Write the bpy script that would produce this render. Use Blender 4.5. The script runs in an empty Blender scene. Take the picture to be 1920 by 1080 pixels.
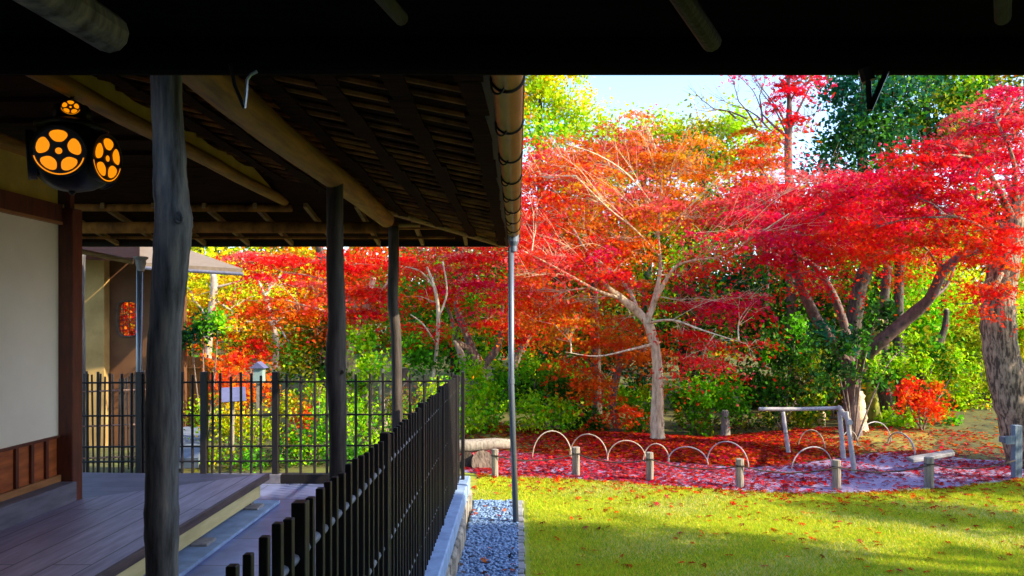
import bpy, bmesh, math, random
import numpy as np
from mathutils import Vector
random.seed(7); rng = np.random.default_rng(7)
S = bpy.context.scene; COL = S.collection
# ---------------------------------------------------------------- camera, sky, sun, exposure
F, CX, CY, EYE = 1400.0, 970.0, 608.0, 1.55      # focal length and vanishing point in pixels of the 1920 px wide photograph
cd = bpy.data.cameras.new('camera'); cam = bpy.data.objects.new('camera', cd); COL.objects.link(cam)
cam.location = (0, 0, EYE); cam.rotation_euler = (math.pi/2, 0, 0)
cd.sensor_width = 36; cd.lens = F/1920*36; cd.shift_x = -(CX-960)/1920; cd.shift_y = (CY-540)/1920
cd.clip_start = .02; cd.clip_end = 2000
S.camera = cam
SUN_EL = math.radians(31); SX, SY = .942, -.335      # towards the sun (right, slightly behind the camera)
W = bpy.data.worlds.new('World'); S.world = W; W.use_nodes = True
nt = W.node_tree; bg = nt.nodes['Background']; sk = nt.nodes.new('ShaderNodeTexSky')
sk.sky_type = 'NISHITA'; sk.sun_disc = False; sk.sun_elevation = SUN_EL; sk.sun_rotation = math.atan2(SX, SY)
sk.air_density = 1.0; sk.dust_density = 1.0; sk.ozone_density = 3.0
nt.links.new(sk.outputs[0], bg.inputs[0]); bg.inputs[1].default_value = .15
sl = bpy.data.lights.new('sun', 'SUN'); so = bpy.data.objects.new('sun', sl); COL.objects.link(so)
sl.energy = 2.9; sl.angle = math.radians(.8); sl.color = (1, .84, .58)
_d = Vector((SX*math.cos(SUN_EL), SY*math.cos(SUN_EL), math.sin(SUN_EL)))
so.rotation_euler = _d.to_track_quat('Z', 'Y').to_euler()
S.view_settings.view_transform = 'Standard'; S.view_settings.look = 'None'
S.view_settings.exposure = 1.92; S.view_settings.gamma = 1
# ---------------------------------------------------------------- helpers
def P(px, py, Y): return Vector(((px-CX)*Y/F, Y, EYE-(py-CY)*Y/F))
G0 = -.30
def gz(x, y):
    z = G0 + .045*max(0, y-12.5) + .012*max(0, y-16)**1.3
    z += .55*math.exp(-((x-9.2)**2/6+(y-14.2)**2/5))
    return z
def on_ground(px, Y): x = (px-CX)*Y/F; return Vector((x, Y, gz(x, Y)))
def tag(o, label=None, cat=None, group=None, kind=None):
    if label: o['label'] = label
    if cat: o['category'] = cat
    if group: o['group'] = group
    if kind: o['kind'] = kind
    return o
def thing(name, loc, label, cat, group=None, rz=0):
    o = bpy.data.objects.new(name, None); COL.objects.link(o); o.location = loc; o.rotation_euler = (0, 0, rz)
    o.empty_display_size = .2
    return tag(o, label, cat, group)
def link_mesh(name, me, m, parent=None, smooth=False):
    o = bpy.data.objects.new(name, me); COL.objects.link(o)
    if m: me.materials.append(m)
    if smooth: me.polygons.foreach_set('use_smooth', [True]*len(me.polygons))
    if parent:
        o.parent = parent                       # vertices are given in world space: bring them to the parent's space
        mw = parent_matrix(parent)
        me.transform(mw.inverted())
    return o
def parent_matrix(p):
    m = p.matrix_basis.copy()
    q = p.parent
    while q: m = q.matrix_basis @ m; q = q.parent
    return m
def np_mesh(name, v, quads, cols=None):
    me = bpy.data.meshes.new(name); v = np.asarray(v, np.float32); f = np.asarray(quads, np.int32)
    k = f.shape[1]
    me.vertices.add(len(v)); me.vertices.foreach_set('co', v.ravel())
    me.loops.add(f.size); me.loops.foreach_set('vertex_index', f.ravel())
    me.polygons.add(len(f)); me.polygons.foreach_set('loop_start', np.arange(0, f.size, k, dtype=np.int32))
    me.update(calc_edges=True)
    if cols is not None:
        a = me.color_attributes.new('leafcol', 'FLOAT_COLOR', 'POINT')
        c = np.ones((len(v), 4), np.float32); c[:, :3] = cols; a.data.foreach_set('color', c.ravel())
    return me
class MB:
    "collects boxes, tubes and prisms (world coordinates) and links them as ONE mesh object"
    def __init__(s): s.v = []; s.f = []
    def add(s, vs, fs):
        b = len(s.v); s.v += [tuple(p) for p in vs]; s.f += [tuple(b+i for i in f) for f in fs]; return s
    def box(s, x0, x1, y0, y1, z0, z1):
        vs = [(x, y, z) for z in (z0, z1) for y in (y0, y1) for x in (x0, x1)]
        return s.add(vs, [(0,2,3,1),(4,5,7,6),(0,1,5,4),(2,6,7,3),(0,4,6,2),(1,3,7,5)])
    def bar(s, a, b, w, h, up=(0,0,1)):
        a, b = Vector(a), Vector(b); d = (b-a).normalized(); u = Vector(up)
        if abs(d.dot(u)) > .98: u = Vector((0,1,0))
        r = d.cross(u).normalized(); u = r.cross(d).normalized()
        vs = [p+r*(w/2*i)+u*(h/2*j) for p in (a, b) for i, j in ((-1,-1),(1,-1),(1,1),(-1,1))]
        return s.add(vs, [(3,2,1,0),(4,5,6,7),(0,1,5,4),(1,2,6,5),(2,3,7,6),(3,0,4,7)])
    def tube(s, pts, rad, n=8, jit=0, cap=True):
        pts = [Vector(p) for p in pts]; m = len(pts)
        if not hasattr(rad, '__len__'): rad = [rad]*m
        u = None; rings = []
        for i, p in enumerate(pts):
            d = (pts[min(i+1, m-1)]-pts[max(i-1, 0)])
            if d.length < 1e-6: d = Vector((0,0,1))
            d.normalize()
            if u is None:
                u = Vector((1,0,0)) if abs(d.x) < .8 else Vector((0,1,0))
            u = (u-d*u.dot(d)); u.normalize(); w = d.cross(u)
            rings.append([p+(u*math.cos(t)+w*math.sin(t))*(rad[i]*(1+(random.uniform(-jit, jit) if jit else 0))) for t in [2*math.pi*k/n for k in range(n)]])
        vs = [q for r in rings for q in r]
        fs = [(i*n+k, i*n+(k+1) % n, (i+1)*n+(k+1) % n, (i+1)*n+k) for i in range(m-1) for k in range(n)]
        if cap: fs += [tuple(range(n))[::-1], tuple((m-1)*n+k for k in range(n))]
        return s.add(vs, fs)
    def poly(s, pts, t):
        "flat polygon (list of 3D points) with thickness t downwards"
        n = len(pts); vs = [Vector(p) for p in pts]+[Vector(p)-Vector((0,0,t)) for p in pts]
        return s.add(vs, [tuple(range(n)), tuple(range(2*n-1, n-1, -1))]+[(i, i+n, (i+1) % n+n, (i+1) % n) for i in range(n)])
    def lathe(s, c, prof, n=16):
        c = Vector(c); vs = [c+Vector((r*math.cos(2*math.pi*k/n), r*math.sin(2*math.pi*k/n), z)) for r, z in prof for k in range(n)]
        fs = [(i*n+k, i*n+(k+1) % n, (i+1)*n+(k+1) % n, (i+1)*n+k) for i in range(len(prof)-1) for k in range(n)]
        return s.add(vs, fs)
    def build(s, name, m, parent=None, smooth=False, bevel=0):
        me = bpy.data.meshes.new(name); me.from_pydata(s.v, [], s.f); me.update()
        if smooth or bevel or True:
            bm = bmesh.new(); bm.from_mesh(me); bmesh.ops.recalc_face_normals(bm, faces=bm.faces)
            if bevel:
                bmesh.ops.bevel(bm, geom=[e for e in bm.edges if e.calc_face_angle(0) > .6], offset=bevel, segments=1, affect='EDGES')
            bm.to_mesh(me); bm.free()
        return link_mesh(name, me, m, parent, smooth)
def curve_pts(pts, sub=4):
    "Catmull-Rom through points with radii (last component)"
    a = np.array(pts, float); out = []
    n = len(a)
    for i in range(n-1):
        p0, p1, p2, p3 = a[max(i-1, 0)], a[i], a[i+1], a[min(i+2, n-1)]
        for k in range(sub):
            t = k/sub
            out.append(.5*((2*p1)+(-p0+p2)*t+(2*p0-5*p1+4*p2-p3)*t*t+(-p0+3*p1-3*p2+p3)*t**3))
    out.append(a[-1]); return out
# ---------------------------------------------------------------- materials
def mat(name, c1, c2=None, rough=.7, scale=8, stretch=(1,1,1), bump=.2, detail=5, coords='Object', spec=.5, c3=None, dist=0.0, metal=0, lo=.35, hi=.65, bdist=.01):
    m = bpy.data.materials.new(name); m.use_nodes = True; t = m.node_tree; n = t.nodes; L = t.links
    b = n['Principled BSDF']; b.inputs['Roughness'].default_value = rough; b.inputs['Specular IOR Level'].default_value = spec
    b.inputs['Metallic'].default_value = metal
    if c2 is None: c2 = tuple(x*.6 for x in c1)
    tc = n.new('ShaderNodeTexCoord'); mp = n.new('ShaderNodeMapping'); mp.inputs['Scale'].default_value = stretch
    L.new(tc.outputs[coords], mp.inputs[0])
    nz = n.new('ShaderNodeTexNoise'); nz.inputs['Scale'].default_value = scale; nz.inputs['Detail'].default_value = detail
    nz.inputs['Distortion'].default_value = dist; nz.inputs['Roughness'].default_value = .62
    L.new(mp.outputs[0], nz.inputs[0])
    r = n.new('ShaderNodeValToRGB'); r.color_ramp.elements[0].position = lo; r.color_ramp.elements[1].position = hi
    r.color_ramp.elements[0].color = (*c2, 1); r.color_ramp.elements[1].color = (*c1, 1)
    if c3:
        e = r.color_ramp.elements.new((lo+hi)/2); e.color = (*c3, 1)
    L.new(nz.outputs[0], r.inputs[0]); L.new(r.outputs[0], b.inputs['Base Color'])
    if bump:
        bp = n.new('ShaderNodeBump'); bp.inputs['Strength'].default_value = bump; bp.inputs['Distance'].default_value = bdist
        L.new(nz.outputs[0], bp.inputs['Height']); L.new(bp.outputs[0], b.inputs['Normal'])
    return m
def leaf_mat():
    m = bpy.data.materials.new('leaf'); m.use_nodes = True; t = m.node_tree; n = t.nodes; L = t.links
    n.remove(n['Principled BSDF']); out = n['Material Output']
    at = n.new('ShaderNodeAttribute'); at.attribute_name = 'leafcol'
    d = n.new('ShaderNodeBsdfDiffuse'); tr = n.new('ShaderNodeBsdfTranslucent'); mx = n.new('ShaderNodeMixShader'); mx.inputs[0].default_value = .42
    g = n.new('ShaderNodeBsdfGlossy'); g.inputs['Roughness'].default_value = .45; m2 = n.new('ShaderNodeMixShader'); m2.inputs[0].default_value = .006
    L.new(at.outputs['Color'], d.inputs[0]); L.new(at.outputs['Color'], tr.inputs[0]); L.new(d.outputs[0], mx.inputs[1]); L.new(tr.outputs[0], mx.inputs[2])
    L.new(mx.outputs[0], m2.inputs[1]); L.new(g.outputs[0], m2.inputs[2]); L.new(m2.outputs[0], out.inputs[0])
    return m
M = {}
M['leaf'] = leaf_mat()
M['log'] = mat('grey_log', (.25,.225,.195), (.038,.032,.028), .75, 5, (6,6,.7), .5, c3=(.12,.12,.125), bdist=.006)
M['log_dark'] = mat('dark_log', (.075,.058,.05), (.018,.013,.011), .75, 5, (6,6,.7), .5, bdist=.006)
M['log_warm'] = mat('brown_log', (.36,.17,.02), (.15,.065,.008), .6, 4, (6,.7,6), .3, c3=(.25,.12,.015), bdist=.005)
M['log_warm_x'] = mat('brown_log_across', (.36,.19,.06), (.15,.08,.02), .6, 4, (.7,6,6), .3, bdist=.005)
M['roof_wood'] = mat('roof_wood', (.36,.155,.03), (.10,.042,.012), .7, 3, (2.2,1.5,1), .3, spec=.1)
M['roof_wood2'] = mat('dark_roof_wood', (.18,.07,.02), (.04,.018,.008), .7, 3, (2.2,1.5,1), .3, spec=.1)
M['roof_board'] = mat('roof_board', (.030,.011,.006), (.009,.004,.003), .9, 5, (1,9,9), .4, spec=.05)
M['rafter'] = mat('light_rafter', (.34,.20,.07), (.18,.10,.03), .65, 6, (1,8,8), .3)
M['dark'] = mat('dark_stained_wood', (.009,.007,.009), (.004,.003,.004), .6, 10, (8,8,1), .3, spec=.35)
M['picket'] = mat('dark_picket', (.010,.007,.010), (.004,.003,.004), .5, 12, (8,8,1), .3)
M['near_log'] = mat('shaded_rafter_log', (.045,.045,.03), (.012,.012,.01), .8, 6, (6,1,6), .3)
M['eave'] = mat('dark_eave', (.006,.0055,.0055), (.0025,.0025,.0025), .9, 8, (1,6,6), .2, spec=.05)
M['rail'] = mat('weathered_rail', (.24,.26,.31), (.12,.13,.17), .45, 10, (8,1,8), .2)
M['plaster'] = mat('white_plaster', (.94,.86,.72), (.80,.71,.56), .9, 1.3, bump=.12, lo=.2, hi=.75)
M['plaster_y'] = mat('ochre_plaster', (.55,.38,.07), (.42,.28,.05), .9, 5, bump=.15)
M['plaster_tan'] = mat('tan_plaster', (.42,.27,.09), (.26,.16,.05), .9, 2, bump=.15)
M['redbrown_plaster'] = mat('red_brown_plaster', (.14,.06,.02), (.09,.035,.012), .9, 2, bump=.15)
M['redwood'] = mat('reddish_wood', (.50,.13,.03), (.26,.06,.015), .45, 4, (5,1,6), .15, c3=(.38,.095,.024))
M['redwood_dark'] = mat('dark_red_timber', (.15,.034,.014), (.07,.016,.009), .5, 4, (5,5,1), .2)
M['tanwood'] = mat('tan_timber', (.42,.19,.07), (.28,.12,.04), .5, 4, (5,1,5), .15)
M['deck'] = None
M['deck_side'] = mat('deck_edge', (.11,.075,.07), (.055,.04,.04), .6, 4, (6,1,6), .3)
M['greywood'] = mat('grey_blue_timber', (.17,.17,.22), (.10,.10,.14), .6, 4, (6,1,6), .3)
M['cream'] = mat('cream_board', (.62,.55,.28), (.50,.44,.20), .7, 3, (6,1,6), .1)
M['slate'] = None
M['sill'] = mat('pale_stone_sill', (.30,.44,.68), (.19,.29,.48), .6, 9, bump=.25)
M['rubble'] = mat('rubble_stone', (.42,.38,.30), (.16,.15,.13), .9, 6, bump=.9, c3=(.30,.27,.22), bdist=.03)
M['pebble'] = mat('blue_grey_pebble', (.26,.42,.68), (.05,.09,.18), .55, 30, bump=.2)
M['pipe'] = mat('grey_metal_pipe', (.17,.20,.25), (.12,.14,.18), .35, 6, (1,1,.3), .1, metal=.4)
M['gutter'] = mat('brown_gutter_metal', (.34,.19,.035), (.20,.11,.02), .4, 5, (3,1,3), .1, metal=.25)
M['iron'] = mat('black_iron', (.02,.018,.018), (.008,.008,.008), .45, 20, bump=.2, metal=.5)
M['wire'] = mat('bright_wire', (.5,.55,.62), (.4,.44,.5), .35, 20, bump=0, metal=.7)
M['stake'] = mat('weathered_stake', (.34,.30,.25), (.16,.14,.12), .85, 6, (8,8,1), .5)
M['stake_blue'] = mat('blue_grey_post', (.17,.24,.32), (.10,.14,.2), .7, 6, (8,8,1), .3)
M['bamboo'] = mat('split_bamboo', (.62,.55,.42), (.42,.35,.24), .5, 12, bump=.1)
M['bamboo_grey'] = mat('weathered_bamboo', (.48,.47,.47), (.30,.29,.30), .5, 12, bump=.1)
M['bark'] = mat('grey_brown_bark', (.32,.25,.19), (.10,.075,.06), .9, 7, (3,3,1), .9, c3=(.20,.15,.12), bdist=.03)
M['bark_pale'] = mat('pale_bark', (.78,.64,.42), (.34,.24,.14), .85, 6, (3,3,.8), .7, c3=(.60,.47,.30), bdist=.02)
M['bark_dark'] = mat('dark_bark', (.10,.075,.055), (.03,.022,.018), .9, 8, (3,3,1), .8, bdist=.03)
M['bark_big'] = mat('cracked_bark', (.46,.34,.23), (.08,.055,.04), .9, 5, (5,5,1.3), 1.0, c3=(.31,.22,.15), lo=.42, hi=.6, bdist=.05, dist=.4)
M['bark_white'] = mat('white_bark', (.55,.47,.38), (.28,.2,.14), .8, 6, (2,2,1), .3)
M['bark_pink'] = mat('smooth_mauve_bark', (.20,.12,.10), (.07,.042,.038), .8, 6, (3,3,1.2), .8, c3=(.13,.08,.07), bdist=.02)
M['moss'] = mat('mossy_bark', (.30,.34,.03), (.08,.08,.02), .95, 5, (2,2,1), .8, bdist=.03)
M['twig'] = mat('twig', (.46,.30,.20), (.30,.18,.12), .8, 20, bump=0)
M['twig_pale'] = mat('pale_twig', (.66,.48,.30), (.46,.30,.18), .8, 20, bump=0)
M['soil'] = mat('leafy_soil', (.11,.13,.014), (.03,.04,.008), .95, 3, bump=.6, c3=(.10,.09,.02), bdist=.04)
M['lawn'] = mat('lawn_soil', (.38,.40,.03), (.20,.26,.012), .95, 2.2, bump=.5, detail=9, bdist=.02)
M['path'] = mat('pale_gravel', (.36,.31,.50), (.16,.13,.25), .9, 60, bump=.6, c3=(.26,.22,.38), bdist=.01)
M['moss_ground'] = mat('mossy_ground', (.30,.26,.02), (.08,.11,.01), .95, 2.5, bump=.7, c3=(.2,.16,.03), bdist=.04)
M['stone'] = mat('grey_stone', (.40,.40,.42), (.18,.18,.19), .85, 5, bump=.6, bdist=.02)
M['stone_blue'] = mat('blue_grey_stone', (.16,.20,.28), (.09,.12,.17), .8, 5, bump=.4)
M['tile_roof'] = mat('grey_brown_roof', (.26,.19,.12), (.16,.11,.07), .8, 6, (1,10,1), .3)
M['tawny'] = mat('tawny_fence_wood', (.50,.22,.05), (.25,.10,.02), .8, 6, (10,10,1), .4)
M['rope'] = mat('dark_rope', (.06,.05,.04), (.03,.025,.02), .9, 40, bump=.3)
M['bluesign'] = mat('blue_grey_board', (.13,.14,.28), (.09,.10,.21), .6, 5, bump=.05)
M['lampbox'] = mat('pale_green_lamp_body', (.25,.36,.36), (.2,.3,.3), .6, 5, bump=.05)
M['mountain'] = M['soil']
def plank_mat(name, c1, c2, gap, width, axis, rough, row=None, spec=.5, gapcol=.25):
    "boards or slabs: a brick pattern in object space with grain noise"
    m = mat(name, c1, c2, rough, 3, (1,1,1), .12, spec=spec); t = m.node_tree; n = t.nodes; L = t.links
    b = n['Principled BSDF']; mp = n['Mapping']; mp.inputs['Scale'].default_value = (9, .8, 9) if axis == 'y' else (1.2, 1.2, 1.2)
    tc = n['Texture Coordinate']; m2 = n.new('ShaderNodeMapping')
    if axis == 'y': m2.inputs['Rotation'].default_value = (0, 0, math.pi/2)
    L.new(tc.outputs['Object'], m2.inputs[0]); br = n.new('ShaderNodeTexBrick')
    br.inputs['Scale'].default_value = 1; br.inputs['Mortar Size'].default_value = gap; br.inputs['Row Height'].default_value = width
    br.inputs['Brick Width'].default_value = row or 2.4; br.inputs['Color1'].default_value = (1,1,1,1); br.inputs['Color2'].default_value = (.72,.72,.76,1)
    br.inputs['Mortar'].default_value = (gapcol,)*3+(1,)
    L.new(m2.outputs[0], br.inputs[0]); mu = n.new('ShaderNodeMix'); mu.data_type = 'RGBA'; mu.blend_type = 'MULTIPLY'; mu.inputs[0].default_value = 1
    ramp = n['Color Ramp']; L.new(ramp.outputs[0], mu.inputs[6]); L.new(br.outputs[0], mu.inputs[7]); L.new(mu.outputs[2], b.inputs['Base Color'])
    return m
M['deck'] = plank_mat('deck_boards', (.42,.34,.48), (.24,.19,.28), .006, .21, 'y', .42)
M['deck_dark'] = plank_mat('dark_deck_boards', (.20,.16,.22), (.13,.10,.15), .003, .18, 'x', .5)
M['slate'] = plank_mat('blue_slate_paving', (.26,.32,.62), (.15,.19,.40), .006, .6, 'x', .28, row=.6)
# ================================================================ THE SETTING
XN = 60
def grid_sheet(name, x0, x1, y0, y1, nx, ny, zf, m):
    xs = np.linspace(x0, x1, nx); ys = np.linspace(y0, y1, ny)
    v = [(x, y, zf(x, y)) for y in ys for x in xs]
    f = [(j*nx+i, j*nx+i+1, (j+1)*nx+i+1, (j+1)*nx+i) for j in range(ny-1) for i in range(nx-1)]
    o = link_mesh(name, np_mesh(name, v, f), m, smooth=True); tag(o, kind='structure'); return o
def flat(name, pts, z, m):
    me = bpy.data.meshes.new(name); me.from_pydata([(x, y, z) for x, y in pts], [], [tuple(range(len(pts)))]); me.update()
    if me.polygons[0].normal.z < 0: me.flip_normals()
    return tag(link_mesh(name, me, m), kind='structure')
def gp(px, py):            # pixel on the flat garden ground -> x, y
    Y = (EYE-G0)*F/(py-CY); return ((px-CX)*Y/F, Y)
gnd = grid_sheet('ground', -60, 60, -30, 90, 121, 121, gz, M['soil'])
edge = [gp(*p) for p in ((868,886),(960,896),(1090,900),(1210,908),(1330,918),(1450,926),(1570,927),(1690,922),(1800,914),(1920,900),(2150,884),(2500,870))]
far_edge = [gp(*p) for p in ((860,842),(930,846),(1000,852),(1070,858),(1140,862),(1255,867),(1327,873),(1400,878),(1480,872),(1560,862),(1640,850),(1720,846),(1820,842),(1960,846),(2200,850),(2500,852))]
lawn = flat('lawn', [(.06,-1.0),(.06,7.75),(-.46,7.75)]+edge+[(14,-1.0)], G0+.004, M['lawn'])
path = flat('path', edge+far_edge[::-1], G0+.008, M['path'])
flat('gravel_bed', [(-.45,-1.0),(.0,-1.0),(.0,7.75),(-.45,7.75)], G0+.004, M['rubble'])
# mossy bank behind the bamboo hoops
mb = MB(); fe = far_edge
n = len(fe); rows = []
for k in range(7):
    t = k/6; rows.append([(x*(1+.02*t), y+.02+2.6*t, G0+.012+.10*math.sin(min(1, t*1.6)*math.pi/2)-(.12*max(0, t-.6)/.4) + .02*math.sin(x*2.3+k)*min(t*3, 1)) for x, y in fe])
v = [p for r in rows for p in r]; f = [(j*n+i, j*n+i+1, (j+1)*n+i+1, (j+1)*n+i) for j in range(6) for i in range(n-1)]
tag(link_mesh('mossy_bank', np_mesh('mossy_bank', v, f), M['moss_ground'], smooth=True), kind='structure')
# kerb of small upright stones between gravel and lawn
k = MB()
y = 1.0
while y < 7.75:
    l = random.uniform(.06,.12); k.box(.003, .057+random.uniform(-.008,.008), y, y+l-.012, G0-.05, G0+random.uniform(.012,.03)); y += l
tag(k.build('gravel_kerb', M['stone'], bevel=.006), kind='structure')
# stone veranda floor
b = MB().box(-3.45, -.58, -.6, 7.42, -.34, 0).build('paved_floor', M['slate']); tag(b, kind='structure')
b = MB().box(-.578, -.47, -.6, 7.47, -.10, .035).build('floor_kerb', M['sill'], bevel=.01); tag(b, kind='structure')
b = MB()
y = -.6
while y < 7.45:
    l = random.uniform(.15,.32); b.box(-.58, -.455+random.uniform(-.015,.02), y, y+l-.012, -.34, -.103-random.uniform(0,.004)); y += l
tag(b.build('rubble_footing', M['rubble'], bevel=.02), kind='structure')
# pebbles of the drainage strip
ico = bmesh.new(); bmesh.ops.create_icosphere(ico, subdivisions=1, radius=1); IV = np.array([v.co[:] for v in ico.verts]); IF = np.array([[v.index for v in f.verts] for f in ico.faces]); ico.free()
def pebbles(name, n, xr, yr, z, s0, s1, m):
    V = []; Fc = []
    for i in range(n):
        yy = yr[0]+(yr[1]-yr[0])*random.random(); c = np.array((random.uniform(*xr), yy, z+random.uniform(0,.018)))
        s = random.uniform(s0, s1); a = random.uniform(0, 6.28); R = np.array([[math.cos(a),-math.sin(a),0],[math.sin(a),math.cos(a),0],[0,0,1]])
        sc = np.array((s*random.uniform(.8,1.5), s*random.uniform(.7,1), s*random.uniform(.45,.75)))
        V.append((IV*(1+.12*rng.standard_normal((len(IV),1)))*sc)@R.T+c); Fc.append(IF+i*len(IV))
    return link_mesh(name, np_mesh(name, np.vstack(V), np.vstack(Fc)), m, smooth=False)
o = pebbles('pebbles', 7500, (-.44,.0), (3.6,7.75), G0+.01, .011, .021, M['pebble']); tag(o, 'loose blue grey pebbles filling the drainage strip under the eave', 'pebbles', kind='stuff')
# ================================================================ NEAR EAVE (roof over the camera)
EZ, EY = 2.068, 1.50
t = thing('near_eave', (0,-2,G0), 'black shaded eave of the near building running across the top of the view', 'roof')
def ez(y): return EZ+.045+.2*(EY-y)
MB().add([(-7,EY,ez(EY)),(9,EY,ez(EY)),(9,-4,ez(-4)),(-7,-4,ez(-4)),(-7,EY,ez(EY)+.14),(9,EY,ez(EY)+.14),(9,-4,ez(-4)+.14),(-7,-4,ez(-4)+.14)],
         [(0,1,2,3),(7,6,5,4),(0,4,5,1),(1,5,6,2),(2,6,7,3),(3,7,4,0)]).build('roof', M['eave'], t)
g = MB(); A = [math.pi+math.pi*k/10 for k in range(11)]
for r in (.055,.051):
    pass
vs = []; fs = []
for xx, zz in ((-7, .012), (9, -.012)):
    vs += [(xx, EY+.03+.055*math.cos(a), EZ+.05+zz*0+.055*math.sin(a)) for a in A]+[(xx, EY+.03+.051*math.cos(a), EZ+.052+.051*math.sin(a)) for a in A[::-1]]
nn = 22; fs = [(i, (i+1) % nn, (i+1) % nn+nn, i+nn) for i in range(nn)]+[tuple(range(nn)), tuple(range(nn, 2*nn))]
MB().add(vs, fs).build('gutter', M['eave'], t, smooth=False)
for (x0,y0),(x1,y1),Y0,Y1,r in (((60,-30),(205,62),.95,1.14,.030),((700,-25),(752,34),1.05,1.20,.012),((1262,-30),(1335,80),1.05,1.22,.016),((1880,-30),(1880,34),1.1,1.2,.012)):
    a, b_ = P(x0,y0,Y0), P(x1,y1,Y1)
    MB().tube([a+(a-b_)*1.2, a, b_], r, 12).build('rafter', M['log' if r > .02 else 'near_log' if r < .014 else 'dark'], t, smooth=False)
MB().bar((-7,1.30,ez(1.3)-.012),(9,1.30,ez(1.3)-.012),.05,.02).build('batten', M['eave'], t)
# hooked gutter hangers
h = MB(); p0 = P(432,118,1.5); h.tube([p0, P(440,160,1.5), P(458,203,1.5)], .004, 6)
h.build('hanger', M['iron'], t); h = MB(); h.tube([P(458,203,1.5), P(461,178,1.5), P(463,150,1.5), P(470,140,1.5), P(482,134,1.5)], .0035, 6); h.build('hanger', M['wire'], t)
h = MB(); h.tube([P(1622,128,1.5),P(1628,152,1.5)],.014,8); h.tube([P(1628,150,1.5), P(1631,206,1.5)], .006, 6); h.tube([P(1631,206,1.5), P(1662,134,1.5)], .006, 6); h.build('hanger', M['iron'], t)
# unseen house behind the camera; right wing added to shade lawn and terrace
t = thing('shade_wing_house', (2,-3,G0), 'unseen plastered house wing added beyond the right edge to shade the lawn', 'building')
MB().box(-7,9,-3.9,-3.7,G0,3.1).build('wall', M['plaster_tan'], t)
MB().box(7.6,12,-3.6,2.5,G0,7.0).build('wall', M['plaster'], t)  # added wing: height set for shade, white walls for bounce light
MB().box(7.2,12.4,-3.9,2.7,7.003,7.2).build('roof', M['tile_roof'], t)
# ================================================================ SIDE VERANDA ROOF
t = vr = thing('veranda_roof', (-1.2,4.5,2.4), 'dark timber roof over the veranda seen from below with rows of thin rafters', 'roof')
EX, EYY, E0, SL = -.10, 8.08, 2.44, .2
zm = lambda x: E0+SL*(EX-x)
zf_ = lambda y: E0+SL*(EYY-y)
H = 2.5; hx, hy, hz = EX-H, EYY-H, E0+SL*H
def slab(pts, th):
    n = len(pts); vs = [Vector(p) for p in pts]+[Vector(p)+Vector((0,0,th)) for p in pts]
    return MB().add(vs, [tuple(range(n)), tuple(range(n, 2*n))]+[(i,(i+1) % n,(i+1) % n+n,i+n) for i in range(n)])
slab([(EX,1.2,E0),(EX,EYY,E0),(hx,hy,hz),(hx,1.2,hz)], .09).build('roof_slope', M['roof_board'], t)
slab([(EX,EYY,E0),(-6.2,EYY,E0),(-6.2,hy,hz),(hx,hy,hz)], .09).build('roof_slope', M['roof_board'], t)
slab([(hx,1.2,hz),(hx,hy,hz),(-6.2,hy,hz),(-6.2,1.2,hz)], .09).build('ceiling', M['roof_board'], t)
# laths along the eave, stepped like overlapping boards
lb = MB()
x = EX-.06; i = 0
while x > hx+.05:
    ye = EYY-(EX-x)-.03
    ys = np.arange(1.3, ye, .42); 
    for a_ in ys: lb.bar((x+random.uniform(-.012,.012),a_,zm(x)-.062),(x+random.uniform(-.012,.012),min(a_+.43,ye),zm(x)-.062),random.uniform(.06,.10),.012)
    x -= .30; i += 1
lb.build('lath', M['roof_board'], t)
y = 2.1
while y < EYY-.25:
    xe = max(hx+.02, EX-(EYY-y)+.02) if y > hy else hx+.02
    rr = MB(); jz = random.uniform(-.004,.004); xs = np.linspace(EX-.02, xe, 9)
    rr.tube([(x_, y+random.uniform(-.006,.006), zm(x_)-.028+jz) for x_ in xs], [.015+random.uniform(-.002,.003) for _ in xs], 6)
    rr.build('rafter', random.choice((M['roof_wood'],M['roof_wood'],M['roof_wood2'])), t); y += random.uniform(.155,.19)
MB().box(EX-.03, EX+.012, 1.2, EYY-.02, E0-.05, E0+.085).build('fascia', M['dark'], t)
MB().box(-6.2, EX+.01, EYY-.017, EYY+.03, E0-.05, E0+.06).build('fascia', M['dark'], t)
a = Vector((EX-.05, EYY-.1, E0-.045)); b_ = Vector((EX-1.35, EYY-1.4, E0-.055+1.3*SL))
MB().tube([a,b_], .03, 8).build('hip_rafter', M['rafter'], t)
x = -.55
while x > -6:
    y1 = max(hy+.1, EYY-(EX-x)+.12); y1 = max(y1, 6.9)
    if y1 < EYY-.15: MB().bar((x,EYY-.03,zf_(EYY-.03)-.025),(x,y1,zf_(y1)-.025),.034,.045).build('rafter', M['rafter'], t)
    x -= .47
for yy in (7.45,7.75):
    MB().bar((-6,yy,zf_(yy)-.058),(-.9+(8-yy),yy,zf_(yy)-.058),.05,.02).build('batten', M['roof_wood'], t)
# beams
MB().tube([(-1.2+.01*math.sin(i*1.3), 1.3+i*.62, 2.51+.01*math.sin(i)) for i in range(10)], [.078,.08,.08,.083,.08,.078,.078,.076,.075,.074], 16, .02).build('eave_beam', M['log_warm'], t, smooth=True)
MB().tube([(-5.2,7.16,2.47),(-3,7.15,2.48),(-1.14,7.15,2.475)], .055, 12).build('cross_beam', M['roof_wood'], t, smooth=True)
MB().tube([(-5.0,6.95,2.64),(-2.1,6.95,2.63)], .035, 10).build('cross_beam', M['roof_wood'], t, smooth=True)
MB().tube([(-5.0,7.3,2.52),(-.95,7.3,2.52)], .022, 8).build('cross_beam', M['rafter'], t, smooth=True)
MB().tube([(-2.16+.01*math.sin(i*2.1), 1.3+i*.56, 2.69) for i in range(11)], .045, 12, .03).build('purlin', M['log_warm'], t, smooth=True)
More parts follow.
